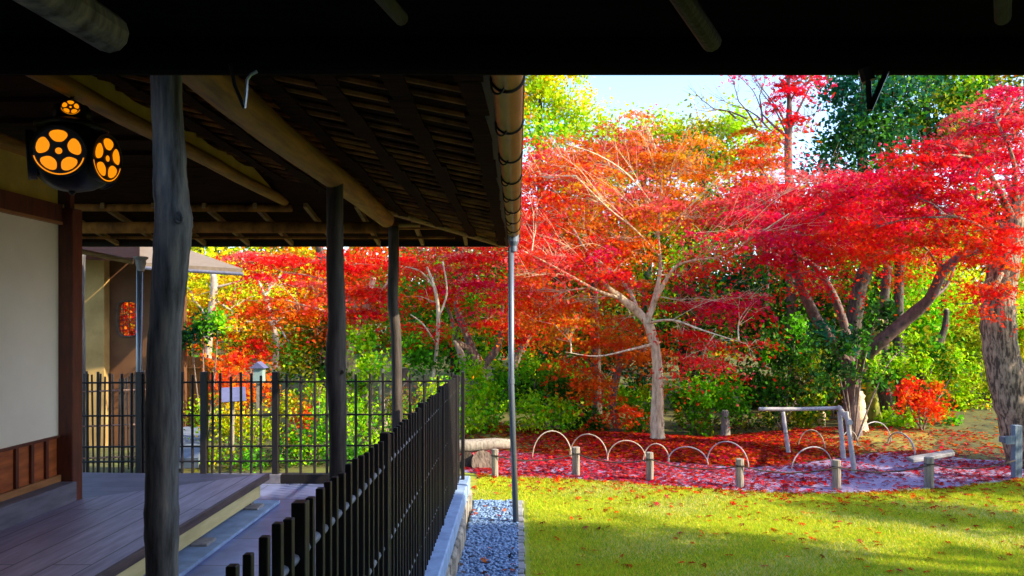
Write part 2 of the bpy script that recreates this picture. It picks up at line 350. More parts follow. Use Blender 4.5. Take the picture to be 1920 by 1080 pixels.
# plaster infill between purlin and slope, its top edge notched around the rafters
pv = []; pn = 60
for i in range(pn+1):
    yy = 1.3+i*(6.9-1.3)/pn; pv.append((yy, zm(-2.16)-.01-.035*abs(math.sin(i*.55))))
vs = [(-2.16,yy,2.72) for yy,_ in pv]+[(-2.16,yy,z) for yy,z in pv]+[(-2.19,yy,2.72) for yy,_ in pv]+[(-2.19,yy,z) for yy,z in pv]
m1 = pn+1; fs = []
for i in range(pn):
    fs += [(i,i+1,m1+i+1,m1+i),(2*m1+i,3*m1+i,3*m1+i+1,2*m1+i+1),(m1+i,m1+i+1,3*m1+i+1,3*m1+i)]
fs += [(pn,2*m1+pn,3*m1+pn,m1+pn)]
MB().add(vs, fs).build('plaster_infill', M['plaster_y'], t)
# low flat ceiling over the deck
MB().box(-3.6,-2.2,1.2,7.0,2.86,2.875).build('ceiling', M['roof_board'], t)
for yy in np.arange(1.6,7,.45): MB().box(-3.4,-2.21,yy,yy+.035,2.83,2.857).build('ceiling_batten', M['roof_board'], t)
# gutter with iron brackets
t = thing('eave_gutter', (-.035,4.5,2.34), 'brown half round gutter along the veranda eave with looped iron brackets', 'gutter')
gx, gzc, gr = -.035, 2.405, .056
A = [math.pi*(1+k/12) for k in range(13)]
vs = []
for yy in (1.3, 7.35): vs += [(gx+gr*math.cos(a), yy, gzc+gr*math.sin(a)) for a in A]+[(gx+(gr-.004)*math.cos(a), yy, gzc+.001+(gr-.004)*math.sin(a)) for a in A[::-1]]
nn = 26; fs = [(i,(i+1) % nn,(i+1) % nn+nn,i+nn) for i in range(nn)]
MB().add(vs, fs).build('trough', M['gutter'], t, smooth=True)
vs = [(gx+gr*math.cos(a), 7.35, gzc+gr*math.sin(a)) for a in A]; vs2 = [(v[0],7.358,v[2]) for v in vs]
MB().add(vs+vs2, [tuple(range(13)), tuple(range(13,26))]+[(i,i+1,i+14,i+13) for i in range(12)]).build('end_cap', M['gutter'], t)
MB().tube([(gx+gr,1.3,gzc),(gx+gr,7.35,gzc)], .006, 8).build('rolled_edge', M['gutter'], t)
y = 2.0
while y < 7.3:
    h = MB(); h.tube([(gx+(gr+.004)*math.cos(a), y, gzc+(gr+.004)*math.sin(a)) for a in A], .0045, 6)
    q = []
    for k in range(9):
        s_ = math.pi*k/8; q.append((gx-.032+.022*math.cos(math.pi+s_), y-.03, gzc-.045-.03*math.sin(s_)+.0))
    h.tube([(gx-.054,y-.03,gzc+.02)]+q+[(gx-.010,y,gzc-.052)], .004, 6)
    h.build('bracket', M['iron'], t); y += .56
# down pipe
t = thing('down_pipe', (.0,6.88,G0), 'slim grey down pipe from the gutter corner down into the pebbles', 'pipe')
MB().tube([(-.062+.004,6.88,2.26),(-.056,6.88,1.0),(-.012,6.88,G0-.02)], .0275, 14).build('pipe', M['pipe'], t, smooth=True)
MB().lathe((-.035,6.88,2.22), [(.0,0),(.034,0),(.034,.05),(.05,.09),(.05,.17),(.058,.175),(.058,.19),(0,.19)], 16).build('funnel', M['pipe'], t, smooth=False)
MB().tube([(-.02,6.9,2.37),(-.015,6.9,2.44),(.03,6.9,2.45)], .012, 8).build('bracket', M['pipe'], t)
for z in (1.0,): MB().lathe((-.056,6.88,z), [(0,0),(.032,0),(.032,.05),(0,.05)], 14).build('joint_ring', M['pipe'], t)
# ================================================================ LOG POSTS
def log_post(name, pts, Y, z0, label, group, knots=(), m='log', sub=5, ztop=None):
    base = pts[-1]; X0 = (base[0]-CX)*Y/F
    t = thing(name, (X0, Y, z0), label, 'post', group)
    L = []
    for px, py, w in pts: q = P(px, py, Y); L.append((q.x, q.y, q.z, w/2*Y/F))
    last = L[-1]; 
    if last[2] > z0+.01: L.append((last[0], last[1], z0-.0, last[3]*1.03))
    c = curve_pts(L, sub); mb_ = MB(); mb_.tube([p[:3] for p in c], [p[3]*random.uniform(.97,1.03) for p in c], 20, .012)
    o = mb_.build('shaft', M[m], t, smooth=True)
    for kx, ky, kr in knots:
        q = P(kx, ky, Y); kb = MB()
        cc_ = Vector((q.x-.004, q.y-.047, q.z)); rg = [cc_+Vector((kr*math.cos(a_)*.8, -.004*math.sin(a_*2), kr*1.15*math.sin(a_))) for a_ in [2*math.pi*k_/14 for k_ in range(15)]]
        kb.tube(rg, kr*.42, 7, cap=False); kb.tube([cc_+Vector((-.01,.03,0)), cc_+Vector((0,.0,0)), cc_+Vector((0,-.004,0))], [kr*1.0,kr*.8,kr*.3], 10); kb.build('knot', M[m], t, smooth=True)
    MB().lathe((L[-1][0],Y,z0), [(0,.0),(L[-1][3]*1.7,.0),(L[-1][3]*1.6,.03),(0,.035)], 16).build('base_stone', M['stone'], t)
    return t
G = 'bare log posts carrying the veranda roof'
log_post('log_post', [(311,80,54),(313,200,55),(318,290,58),(319,340,60),(323,385,62),(326,415,66),(323,450,65),(318,520,62),(311,600,57),(307,680,59),(306,780,62),(304,880,58),(303,980,61),(304,1080,58)], 2.50, 0, 'nearest and thickest bare log post, crooked with an open knot, in front of the deck', G, [(349,412,.014)])
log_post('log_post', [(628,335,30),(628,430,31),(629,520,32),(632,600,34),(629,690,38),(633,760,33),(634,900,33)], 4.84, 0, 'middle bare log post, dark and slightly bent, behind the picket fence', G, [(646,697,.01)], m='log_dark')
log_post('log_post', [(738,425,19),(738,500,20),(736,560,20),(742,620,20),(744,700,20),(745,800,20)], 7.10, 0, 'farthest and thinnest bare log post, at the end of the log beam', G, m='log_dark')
# ================================================================ DECK
t = thing('wooden_deck', (-2.7,4,0), 'broad purplish brown plank deck with a dark front edge and cream riser', 'deck')
dz = .262
MB().poly([(-2.17,-.4,dz),(-2.17,6.46,dz),(-3.22,5.50,dz),(-3.22,-.4,dz)], .022).build('deck_boards', M['deck'], t)
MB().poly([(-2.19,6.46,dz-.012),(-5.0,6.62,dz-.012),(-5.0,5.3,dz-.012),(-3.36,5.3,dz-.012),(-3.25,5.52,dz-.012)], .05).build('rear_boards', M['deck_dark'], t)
MB().box(-2.215,-2.145,-.4,6.47,dz-.058,dz-.003).build('front_beam', M['deck_side'], t, bevel=.004)
MB().box(-2.195,-2.168,-.4,6.3,.095,dz-.060).build('riser', M['cream'], t)
for yy in (.6,2.0,3.4,4.75,6.2): MB().box(-2.27,-2.21,yy,yy+.055,.0,.092).build('leg', M['greywood'], t)
MB().box(-2.30,-2.275,-.4,6.3,.035,.065).build('stretcher', M['greywood'], t)
for yy in (2.3,3.7,5.1,6.1): MB().box(-2.24,-2.12,yy,yy+.16,.002,.05).build('foot_block', M['stone'], t, bevel=.006)
b = MB().box(-2.33,-2.05,-.4,6.45,.003,.03).build('step_slab', M['sill'], bevel=.004); tag(b, kind='structure')
# ================================================================ LEFT WALL
t = thing('house_wall', (-3.42,2.6,0), 'white plaster wall with red brown lower panelling and a dark corner timber', 'wall')
WX = -3.35
MB().box(WX-.10,WX,-.5,5.45,.735,2.29).build('plaster_panel', M['plaster'], t)
MB().box(WX-.10,WX-.012,-.5,5.45,.45,.732).build('lower_panelling', M['redwood'], t)
for yy in (4.98,5.14,5.3,4.72,4.3,3.9,3.4): MB().box(WX-.012,WX+.006,yy,yy+.03,.45,.72).build('batten', M['redwood_dark'], t)
MB().box(WX-.1,WX+.014,-.5,5.45,.722,.742).build('panel_rail', M['redwood_dark'], t)
MB().box(WX-.1,WX+.022,-.5,5.45,.405,.452).build('panel_rail', M['tanwood'], t)
MB().box(WX-.1,WX+.13,-.5,5.46,.225,.402).build('base_timber', M['greywood'], t, bevel=.005)
MB().box(WX-.1,WX+.03,-.5,5.45,2.292,2.42).build('lintel', M['redwood_dark'], t)
MB().box(WX-.1,WX+.034,-.5,5.45,2.275,2.296).build('lintel_edge', M['tanwood'], t)
MB().box(WX-.1,WX-.005,-.5,5.45,2.422,2.70).build('upper_plaster', M['plaster_y'], t)
MB().tube([(WX,-.5,2.74),(WX,5.5,2.74)], .05, 12).build('wall_plate', M['log_warm'], t, smooth=True)
MB().box(WX-.02,WX+.105,5.45,5.575,.24,2.40).build('corner_timber', M['redwood_dark'], t, bevel=.006)
MB().box(WX+.03,WX+.075,5.47,5.52,2.40,2.8).build('hanging_strut', M['redwood_dark'], t)
# ================================================================ LANTERN
LC = P(135,296,3.6)
t = thing('hanging_lantern', LC, 'lit black metal lantern with orange blossom shaped openings hanging on a chain', 'lantern')
hex_ = []
prof = [(0,-.162),(.05,-.160),(.10,-.148),(.145,-.122),(.18,-.082),(.202,-.035),(.208,.01),(.20,.06),(.175,.105),(.13,.138),(.09,.15),(.066,.165)]
a0 = math.atan2(-LC.y, -LC.x)-math.radians(17)
def ringpt(r, ang): # softened hexagon
    d = (ang-a0+math.pi/5) % (math.pi*.4)-math.pi/5
    return r*math.cos(math.pi/5)/math.cos(d)*(1-.05*(abs(d)/(math.pi/5))**3)
N_ = 48; vs = []
for r, z in prof:
    for k in range(N_):
        an = 2*math.pi*k/N_; rr = ringpt(r, an); vs.append((LC.x+rr*math.cos(an), LC.y+rr*math.sin(an), LC.z+z))
fs = [(i*N_+k, i*N_+(k+1) % N_, (i+1)*N_+(k+1) % N_, (i+1)*N_+k) for i in range(len(prof)-1) for k in range(N_)]
MB().add(vs, fs+[tuple(range(N_))]).build('shell', M['iron'], t, smooth=True)
MB().lathe((LC.x,LC.y,LC.z+.155), [(.155,-.02),(.16,-.008),(.11,.015),(.07,.03),(.062,.05),(.066,.075),(.055,.10),(.03,.115),(.012,.122),(.0,.123)], 24).build('canopy', M['iron'], t, smooth=True)
em = bpy.data.materials.new('lit_paper'); em.use_nodes = True; eb = em.node_tree.nodes['Principled BSDF']
eb.inputs['Base Color'].default_value = (.3,.09,.01,1); eb.inputs['Emission Color'].default_value = (1,.29,.002,1); eb.inputs['Emission Strength'].default_value = .62
nz_ = em.node_tree.nodes.new('ShaderNodeTexNoise'); nz_.inputs['Scale'].default_value = 20
mr = em.node_tree.nodes.new('ShaderNodeMapRange'); mr.inputs[3].default_value = .24; mr.inputs[4].default_value = .34
em.node_tree.links.new(nz_.outputs[0], mr.inputs[0]); em.node_tree.links.new(mr.outputs[0], eb.inputs['Emission Strength'])
def flower(c, nrm, R, parent, tilt=0):
    "plum blossom: five petals and a centre, each a raised lit pane on a dark disc"
    nrm = Vector(nrm).normalized(); r = Vector((0,0,1)).cross(nrm).normalized(); u = nrm.cross(r)
    def disc(cc, a, b, rot, off, n=16):
        return [c+nrm*off+r*(cc[0]+a*math.cos(s)*math.cos(rot)-b*math.sin(s)*math.sin(rot))+u*(cc[1]+a*math.cos(s)*math.sin(rot)+b*math.sin(s)*math.cos(rot)) for s in [2*math.pi*k/n for k in range(n)]]
    MB().add(disc((0,0),R,R,0,.0,32)+disc((0,0),R,R,0,-.03,32), [tuple(range(32))]+[(i,(i+1) % 32,(i+1) % 32+32,i+32) for i in range(32)]).build('disc', M['iron'], parent)
    ring = MB(); pts = disc((0,0),R,R,0,.002,32); ring.tube(pts+[pts[0]], R*.045, 6, cap=False); ring.build('rim', M['iron'], parent)
    pm = MB()
    for k in range(5):
        an = math.pi/2+2*math.pi*k/5; n = 20; P5 = []
        for j in range(n):   # rounded petal in polar coordinates
            s = 2*math.pi*j/n; q = math.copysign(abs(math.cos(s))**.75, math.cos(s)); w = math.copysign(abs(math.sin(s))**.75, math.sin(s))
            rad = R*(.60+.24*q); ang = an+w*(.50+.04*q); P5.append(c+nrm*.004+r*(rad*math.cos(ang))+u*(rad*math.sin(ang)))
        pm.add(P5, [tuple(range(n))])
    pm.add(disc((0,0),R*.13,R*.13,0,.004), [tuple(range(16))])
    lo = [c+nrm*.004+r*(R*rr_*math.cos(s))+u*(R*rr_*math.sin(s)) for rr_ in (.905,.955) for s in [math.pi*1.08+math.pi*.84*k/20 for k in range(21)]]
    pm.add(lo, [(i,i+1,i+22,i+21) for i in range(20)])
    pm.build('lit_panes', em, parent)
for k in range(5):
    an = a0+k*math.pi*.4; d = Vector((math.cos(an), math.sin(an), -.06)); flower(LC+Vector((d.x*.176,d.y*.176,-.006)), d, .114, t)
for k in range(3):
    an = a0+math.radians(12)+k*2*math.pi/3; d = Vector((math.cos(an), math.sin(an), .35)); flower(LC+Vector((d.x*.066,d.y*.066,.226)), d, .042, t)
ch = MB(); z = LC.z+.275
i = 0
while z < 2.66:
    q = [Vector((LC.x+(.012*math.cos(s) if i % 2 else 0), LC.y+(0 if i % 2 else .012*math.cos(s)), z+.02*math.sin(s))) for s in [2*math.pi*k/10 for k in range(11)]]
    ch.tube(q, .003, 5, cap=False); z += .032; i += 1
ch.build('chain', M['iron'], t)
MB().tube([(LC.x,LC.y,LC.z-.135),(LC.x,LC.y,LC.z-.17),(LC.x,LC.y,LC.z-.18)], [.012,.016,.004], 10).build('finial', M['iron'], t)
# ================================================================ FENCES
t = thing('picket_fence', (-.57,4.3,.03), 'long black picket fence running away along the terrace edge on the right of the veranda', 'fence')
y = 1.30; pk = 0
while y < 7.25:
    w = .017+random.uniform(0,.004); top = 1.07+random.uniform(-.012,.010)
    if pk % 13 == 7: w = .034; top = 1.085
    MB().box(-.57-w*.55,-.57+w*.55,y-w*.6,y+w*.6,.037,top).build('picket', M['picket'], t, bevel=.002); pk += 1
    y += random.uniform(.082,.105)
for z in (.94,.59,.24): MB().tube([(-.578,1.2,z),(-.578,7.28,z)], .0135, 8).build('rail', M['rail'], t)
FY = 7.30
t = thing('picket_fence', (-2.4,FY,0), 'black picket fence with open square gaps standing across the far end of the veranda', 'fence')
xs = []
px = 143
for px in list(range(143,290,21))+list(range(300,385,20))+[400,413,433,452,471,491]+list(range(536,870,26)):
    X = (px+random.uniform(-2,2)-CX)*FY/F; tz = EYE-(700-CY+random.uniform(-4,6))*FY/F
    MB().tube([(X,FY,.095),(X+random.uniform(-.006,.006),FY,.6),(X,FY,tz)], .0135, 8).build('picket', M['picket'], t)
for px in (383,517,868,262):
    X = (px-CX)*FY/F; hw = .016 if px > 800 else .03; MB().box(X-hw,X+hw,FY-.03,FY+.03,.0,1.085).build('post', M['picket'], t, bevel=.003)
for py in (718,780,838,866):
    z = EYE-(py-CY)*FY/F; MB().tube([(-4.6,FY-.012,z),(-.58,FY-.012,z+.02)], .010, 6).build('rail', M['picket'], t)
MB().box(-2.3,-.6,FY-.05,FY+.04,.0,.09).build('sill', M['dark'], t, bevel=.004)
MB().box(-4.6,-2.303,FY-.05,FY+.04,.0,.09).build('sill', M['greywood'], t, bevel=.004)
# leaning bamboo palings of the fence that turns the corner at the left
t = thing('paling_fence', (-4.9,9,G0), 'irregular thin dark palings in front of the tan wall behind the veranda', 'fence')
for i in range(17):
    f_ = i/16; Y = 7.9+f_*2.6; X = (148+i*9.3-CX)*Y/F
    MB().tube([(X,Y,G0),(X+random.uniform(-.03,.03),Y,1.55-(700+random.uniform(-6,10)-CY)*Y/F)], .012, 6).build('paling', M['picket'], t)
for py in (735,800,860):
    MB().tube([P(146,py,7.9), P(300,py-6,10.5)], .011, 6).build('rail', M['bark_pink'], t)
# ================================================================ BACK BUILDING at left
BY = 11.2
t = thing('garden_pavilion', ((215-CX)*BY/F,BY,G0), 'tan plastered outbuilding with an oval window and a shallow roof behind the veranda', 'building')
xl, xm, xr = (100-CX)*BY/F, (195-CX)*BY/F, (345-CX)*(BY+.16)/F
MB().box(xl,xm,BY,BY+.15,G0,2.55).build('wall', M['plaster_tan'], t)
# rear wall with an opening for the oval window
wc = P(240,598,BY+.16); ww, wh = .17, .27
n = 24; hole = [(wc.x+ww*math.copysign(abs(math.cos(s))**.55, math.cos(s)), wc.z+wh*math.copysign(abs(math.sin(s))**.55, math.sin(s))) for s in [2*math.pi*k/n for k in range(n)]]
X0, X1, Z0, Z1 = (190-CX)*(BY+.16)/F, xr, G0, 2.6
def outp(x, z):
    dx, dz_ = x-wc.x, z-wc.z; k = min(((X1-wc.x)/dx if dx > 1e-9 else (X0-wc.x)/dx if dx < -1e-9 else 1e9), ((Z1-wc.z)/dz_ if dz_ > 1e-9 else (Z0-wc.z)/dz_ if dz_ < -1e-9 else 1e9)); return (wc.x+dx*k, wc.z+dz_*k)
o_ = [outp(*p) for p in hole]
for c_ in ((X0,Z0),(X0,Z1),(X1,Z0),(X1,Z1)):
    j = min(range(n), key=lambda q: (o_[q][0]-c_[0])**2+(o_[q][1]-c_[1])**2); o_[j] = c_
vs = [(x,BY+.16,z) for x,z in hole]+[(x,BY+.16,z) for x,z in o_]+[(x,BY+.26,z) for x,z in hole]+[(x,BY+.26,z) for x,z in o_]
fs = []
for i in range(n):
    j = (i+1) % n; fs += [(i,j,j+n,i+n),(2*n+i,3*n+i,3*n+j,2*n+j),(i,2*n+i,2*n+j,j),(i+n,j+n,3*n+j,3*n+i)]
MB().add(vs, fs).build('wall', M['redbrown_plaster'], t)
MB().box(xm-.12, xm-.003, BY+.152, BY+.158, G0, 2.55).build('wall', M['plaster_tan'], t)
fr = MB(); fr.tube([(x,BY+.15,z) for x,z in hole+[hole[0]]], .014, 6, cap=False); wf = fr.build('window', M['bark_dark'], t)
lat = MB()
for k in (-.09,0,.09): lat.tube([(wc.x+k,BY+.20,wc.z-wh),(wc.x+k,BY+.20,wc.z+wh)], .005, 5)
for k in (-.16,-.08,0,.08,.16): lat.tube([(wc.x-ww,BY+.20,wc.z+k-.03),(wc.x+ww,BY+.20,wc.z+k+.03)], .004, 5)
lat.build('lattice', M['bark_dark'], wf)
a, b1, c1, d1 = P(60,462,BY-.9), P(462,512,BY-.7), P(340,476,BY+1.2), P(60,440,BY+1.5)
slab([P(262,500,BY-.9), P(455,512,BY-.7), P(352,474,BY+1.6), P(262,466,BY+1.6)], .06).build('roof', M['tile_roof'], t)
slab([P(40,480,BY-.9), P(262,492,BY-.9), P(262,452,BY+1.6), P(40,440,BY+1.6)], .06).build('roof', M['roof_board'], t)
MB().tube([P(262,502,BY-.9), P(456,514,BY-.7)], .025, 8).build('eave_edge', M['greywood'], t)
MB().tube([P(135,468,7.9), P(250,491,8.0)], .028, 8).build('eave_pole', M['rafter'], t)
t = log_post('log_post', [(150,470,20),(148,560,18),(150,640,18),(150,760,19),(150,880,19)], 8.3, G0, 'grey weathered log post in front of the tan outbuilding, beside the corner timber', 'bare log posts carrying the veranda roof')
t = thing('down_pipe', ((262-CX)*7.75/F,7.75,G0), 'pale down pipe with a funnel head standing behind the far picket fence', 'pipe')
MB().tube([P(262,500,7.75), P(261,700,7.75), ((261-CX)*7.75/F,7.75,G0)], .03, 12).build('pipe', M['pipe'], t, smooth=True)
q = P(264,505,7.75); MB().lathe(q, [(.032,-.02),(.036,0),(.05,.06),(.052,.1),(.07,.11),(.07,.13),(0,.13)], 14).build('funnel', M['stone'], t)
t = thing('stepping_slab', (-4.6,10,G0), 'long pale stone slab between the outbuilding and the garden shrubs', 'slab')
MB().poly([P(290,862,8.9)*1, P(372,858,8.8)*1, P(384,800,11.2)*1, P(345,800,11.2)*1], .12).build('slab', M['stone_blue'], t)
t = thing('bamboo_fence', ((345-CX)*13/F,13,G0), 'tawny sunlit reed fence beside the outbuilding', 'fence')
for k in range(26):
    x = (318+k*3.1-CX)*13/F; MB().tube([(x,13,G0),(x,13,EYE-(668+random.uniform(-3,5)-CY)*13/F)], .015, 6).build('cane', M['tawny'], t)
for py in (690,760): MB().tube([P(315,py,12.97),P(400,py,12.97)], .018, 6).build('rail', M['tawny'], t)
# ================================================================ GARDEN FURNITURE
def stake(px, top, base, w, label, m='stake'):
    x, Y = gp(px, base); t = thing('rope_stake', (x,Y,G0), label, 'stake', 'low wooden rope stakes along the lawn edge')
    r = w/2*Y/F; z1 = EYE-(top-CY)*Y/F
    MB().tube([(x,Y,G0-.03),(x+random.uniform(-.006,.006),Y,(G0+z1)/2),(x,Y,z1-.004),(x,Y,z1)], [r,r*random.uniform(.96,1.04),r,r*.85], 12, .02).build('shaft', M[m], t)
    MB().lathe((x,Y,z1-.075), [(r*1.02,-.008),(r*1.10,0),(r*1.02,.008)], 12).build('rope_groove', M['rope'], t)
    return Vector((x,Y,z1-.075)), r
ends = []
for px, tp, bs, w, lb, mm in ((928,842,895,13,'short pale stake nearest the log seat, left of the down pipe','stake'),(1080,838,893,15,'leftmost wooden stake to the right of the down pipe','stake'),
    (1218,848,903,14,'thin stake standing in front of the pale trunked central maple','stake'),(1387,860,915,16,'grey stake between the central maple and the pole frame','stake'),
    (1568,862,919,16,'short grey stake in front of the pole frame legs','stake'),(1742,857,915,17,'light grey stake under the end of the flat stone slab','stake')):
    ends.append(stake(px,tp,bs,w,lb,mm))
X, Yb = gp(1906,899)
t = thing('sign_post', (X,Yb,G0), 'tall blue grey square post with a small box fixed to its left side', 'post')
MB().box(X-.045,X+.045,Yb-.04,Yb+.04,G0-.03,EYE-(797-CY)*Yb/F).build('shaft', M['stake_blue'], t, bevel=.005)
q = P(1886,824,Yb); MB().box(q.x-.035,q.x+.073,q.y-.05,q.y-.042,q.z-.05,q.z+.05).build('box', M['stake_blue'], t)
MB().box(q.x-.055,q.x+.03,q.y-.04,q.y+.05,q.z-.035,q.z+.035).build('box', M['greywood'], t, bevel=.006)
ends.append((Vector((X-.05,Yb,P(1890,862,Yb).z)), .0))
rp = MB(); pts = []
for i in range(len(ends)-1):
    a, b_ = ends[i][0], ends[i+1][0]
    for k in range(10):
        s = k/10; p = a.lerp(b_, s); p = p+Vector((0,-.045-.0*s,-.07*4*s*(1-s)*random.uniform(.95,1.05))); pts.append(p)
pts.append(ends[-1][0]+Vector((0,-.045,0)))
tag(rp.tube(pts, .0075, 6).build('guard_rope', M['rope'], smooth=True), 'thin dark rope sagging between the low stakes along the lawn', 'rope')
# bamboo hoops
hoops = [((998,862),(1072,862),808,12.0-1.2,'first bamboo hoop from the left, above the leaf covered path','bamboo'),((1068,860),(1140,866),814,None,'second bamboo hoop from the left, its foot behind a stake','bamboo'),
 ((1138,866),(1212,868),826,None,'third bamboo hoop from the left, ending before the central maple','bamboo'),((1206,866),(1255,868),832,None,'narrow bamboo hoop crossing the foot of the central maple','bamboo'),
 ((1252,868),(1328,874),838,None,'fifth bamboo hoop from the left, right of the central maple','bamboo_grey'),((1325,872),(1404,880),828,None,'wide grey bamboo hoop in front of the cut wooden stub','bamboo_grey'),
 ((1484,884),(1560,876),838,None,'low grey bamboo hoop under the pole frame','bamboo_grey'),((1496,846),(1548,850),806,None,'small bamboo hoop behind the left leg of the pole frame','bamboo'),
 ((1574,852),(1610,846),808,None,'steep thin bamboo hoop behind the right legs of the pole frame','bamboo'),((1606,844),(1672,838),791,None,'bamboo hoop to the right of the pole frame, at the mossy trunks','bamboo_grey'),((1664,838),(1716,856),812,None,'thick pale bamboo hoop reaching down to the flat stone','bamboo_grey')]
for (l,lb_),(r_,rb),top,_,lab,mm in hoops:
    (xa,ya),(xb,yb) = gp(l,lb_),gp(r_,rb)
    t = thing('bamboo_hoop', ((xa+xb)/2,(ya+yb)/2,G0), lab, 'hoop', 'bamboo hoops edging the planting bed')
    hh = EYE-(top-CY)*((ya+yb)/2)/F-G0; pts = []
    for k in range(17):
        s = math.pi*k/16; u = (1-math.cos(s))/2; pts.append((xa+(xb-xa)*u, ya+(yb-ya)*u, G0-.02+(hh+.02)*math.sin(s)**.85))
    rad = .013 if 'thick' in lab else .0078
    MB().tube(pts, rad, 8).build('split_cane', M[mm], t, smooth=True)
    MB().tube([pts[8],Vector(pts[8])+Vector((.012,0,0))], rad*1.25, 8).build('node_ring', M[mm], t)
# pole frame
(xa,ya) = gp(1480,858); (xc,yc) = gp(1603,888); (xd,yd) = gp(1582,862)
t = thing('pole_frame', (xa,ya,G0), 'grey round pole frame with one long top rail standing on the gravel path', 'frame')
MB().tube([P(1468,772,ya),(xa,ya,G0-.03)], [.026,.032], 12,.02).build('post', M['bamboo_grey'], t)
MB().tube([P(1587,772,yc),(xc,yc,G0-.03)], [.026,.033], 12,.02).build('post', M['bamboo_grey'], t)
MB().tube([P(1574,772,yd),(xd,yd,G0-.03)], [.030,.034], 12,.02).build('post', M['bamboo_grey'], t)
MB().tube([P(1423,767,ya),P(1500,767,ya),P(1578,765,ya)], .027, 12,.02).build('top_rail', M['bamboo_grey'], t)
MB().tube([P(1573,764,ya-.0),P(1594,792,yc-.1)], .032, 12,.02).build('end_rail', M['bamboo_grey'], t)
MB().tube([P(1471,812,ya-.04),P(1479,812,ya-.04)], .006, 6).build('rope_tie', M['rope'], t)
# log seat at the terrace corner
x, Yb = gp(905,872)
t = thing('log_bench', (x,Yb,G0), 'thick tan log laid as a bench over a round cut log end', 'bench')
MB().tube([P(850,838,9.6),P(880,836,9.7),P(930,832,9.8),P(958,832,9.85)], [.09,.085,.075,.06], 14,.02).build('seat_log', M['stake'], t, smooth=True)
MB().tube([P(905,866,9.5),P(905,866,9.75)], .145, 20,.02).build('round_log', M['bark'], t)
MB().tube([P(876,862,9.6),P(876,862,9.8)], [.10,.1], 16,.02).build('support_log', M['bark_dark'], t)
# flat stone and rocks
def rock(px, py, w, h, Y, label, m='stone', group='rocks beside the gravel path', flatt=1.0):
    bm = bmesh.new(); bmesh.ops.create_icosphere(bm, subdivisions=3, radius=1)
    c = P(px,py,Y); sx, sz = w/2*Y/F, h/2*Y/F
    sd = random.uniform(0,99)
    for v in bm.verts:
        k = 1+.13*math.sin(v.co.x*3.1+sd)+.10*math.sin(v.co.y*4.3+sd*2)+.08*math.sin(v.co.z*5+sd)+random.uniform(-.02,.02)
        v.co = Vector((v.co.x*sx*k, v.co.y*sx*.7*k, max(-.8, min(.75*flatt, v.co.z))*sz*k))
    me = bpy.data.meshes.new('rock'); bm.to_mesh(me); bm.free(); o = link_mesh('garden_rock', me, M[m]); o.location = c
    tag(o, label, 'rock', group); return o
rock(1415,848,75,22,11.2,'rough grey rock with a leaf dusted top left of the pole frame')
rock(1525,847,70,22,11.3,'pale rounded rock seen between the legs of the pole frame')
rock(1770,868,70,24,10.2,'low grey stone on the path right of the slab supporting stake','stone')
rock(1832,858,60,12,10.6,'flat lichen grey stone at the foot of the right mound','stone')
rock(757,868,30,20,11.5,'small grey stone behind the middle of the far picket fence','stone')
t = MB().poly([P(1700,856,9.35),P(1712,862,9.2),P(1790,848,9.3),P(1786,842,9.8)], .045).build('stone_plank', M['stone'], bevel=.008); tag(t, 'flat narrow stone plank resting at the top of the light grey stake', 'stone plank')
# signs behind the fence
Y = 9.6; q = P(436,740,Y)
t = thing('notice_board', (q.x,Y,G0), 'tilted blank blue grey notice board behind the far picket fence', 'sign')
MB().add([P(414,727,Y),P(459,725,Y+.05),P(461,751,Y-.1),P(416,754,Y-.15)]+[p+Vector((0,.02,-.01)) for p in (P(414,727,Y),P(459,725,Y+.05),P(461,751,Y-.1),P(416,754,Y-.15))], [(0,1,2,3),(7,6,5,4),(0,4,5,1),(1,5,6,2),(2,6,7,3),(3,7,4,0)]).build('board', M['bluesign'], t)
MB().tube([P(437,742,Y),(q.x,Y,G0-.02)], .02, 8).build('post', M['stake'], t)
Y = 10; q = P(486,700,Y)
t = thing('garden_lamp', (q.x,Y,G0), 'small roofed lamp box on a post like a little house behind the far fence', 'lamp')
MB().box(q.x-.062,q.x+.062,Y-.06,Y+.06,P(0,718,Y).z,P(0,690,Y).z).build('lamp_box', M['lampbox'], t)
z0_, z1_ = P(0,690,Y).z, P(0,678,Y).z
MB().add([(q.x-.10,Y-.09,z0_),(q.x+.10,Y-.09,z0_),(q.x,Y-.09,z1_),(q.x-.10,Y+.09,z0_),(q.x+.10,Y+.09,z0_),(q.x,Y+.09,z1_)], [(0,1,2),(3,5,4),(0,2,5,3),(1,4,5,2),(0,3,4,1)]).build('roof', M['bluesign'], t)
MB().box(q.x-.03,q.x+.03,Y-.03,Y+.03,G0-.02,P(0,718,Y).z).build('post', M['stake'], t)
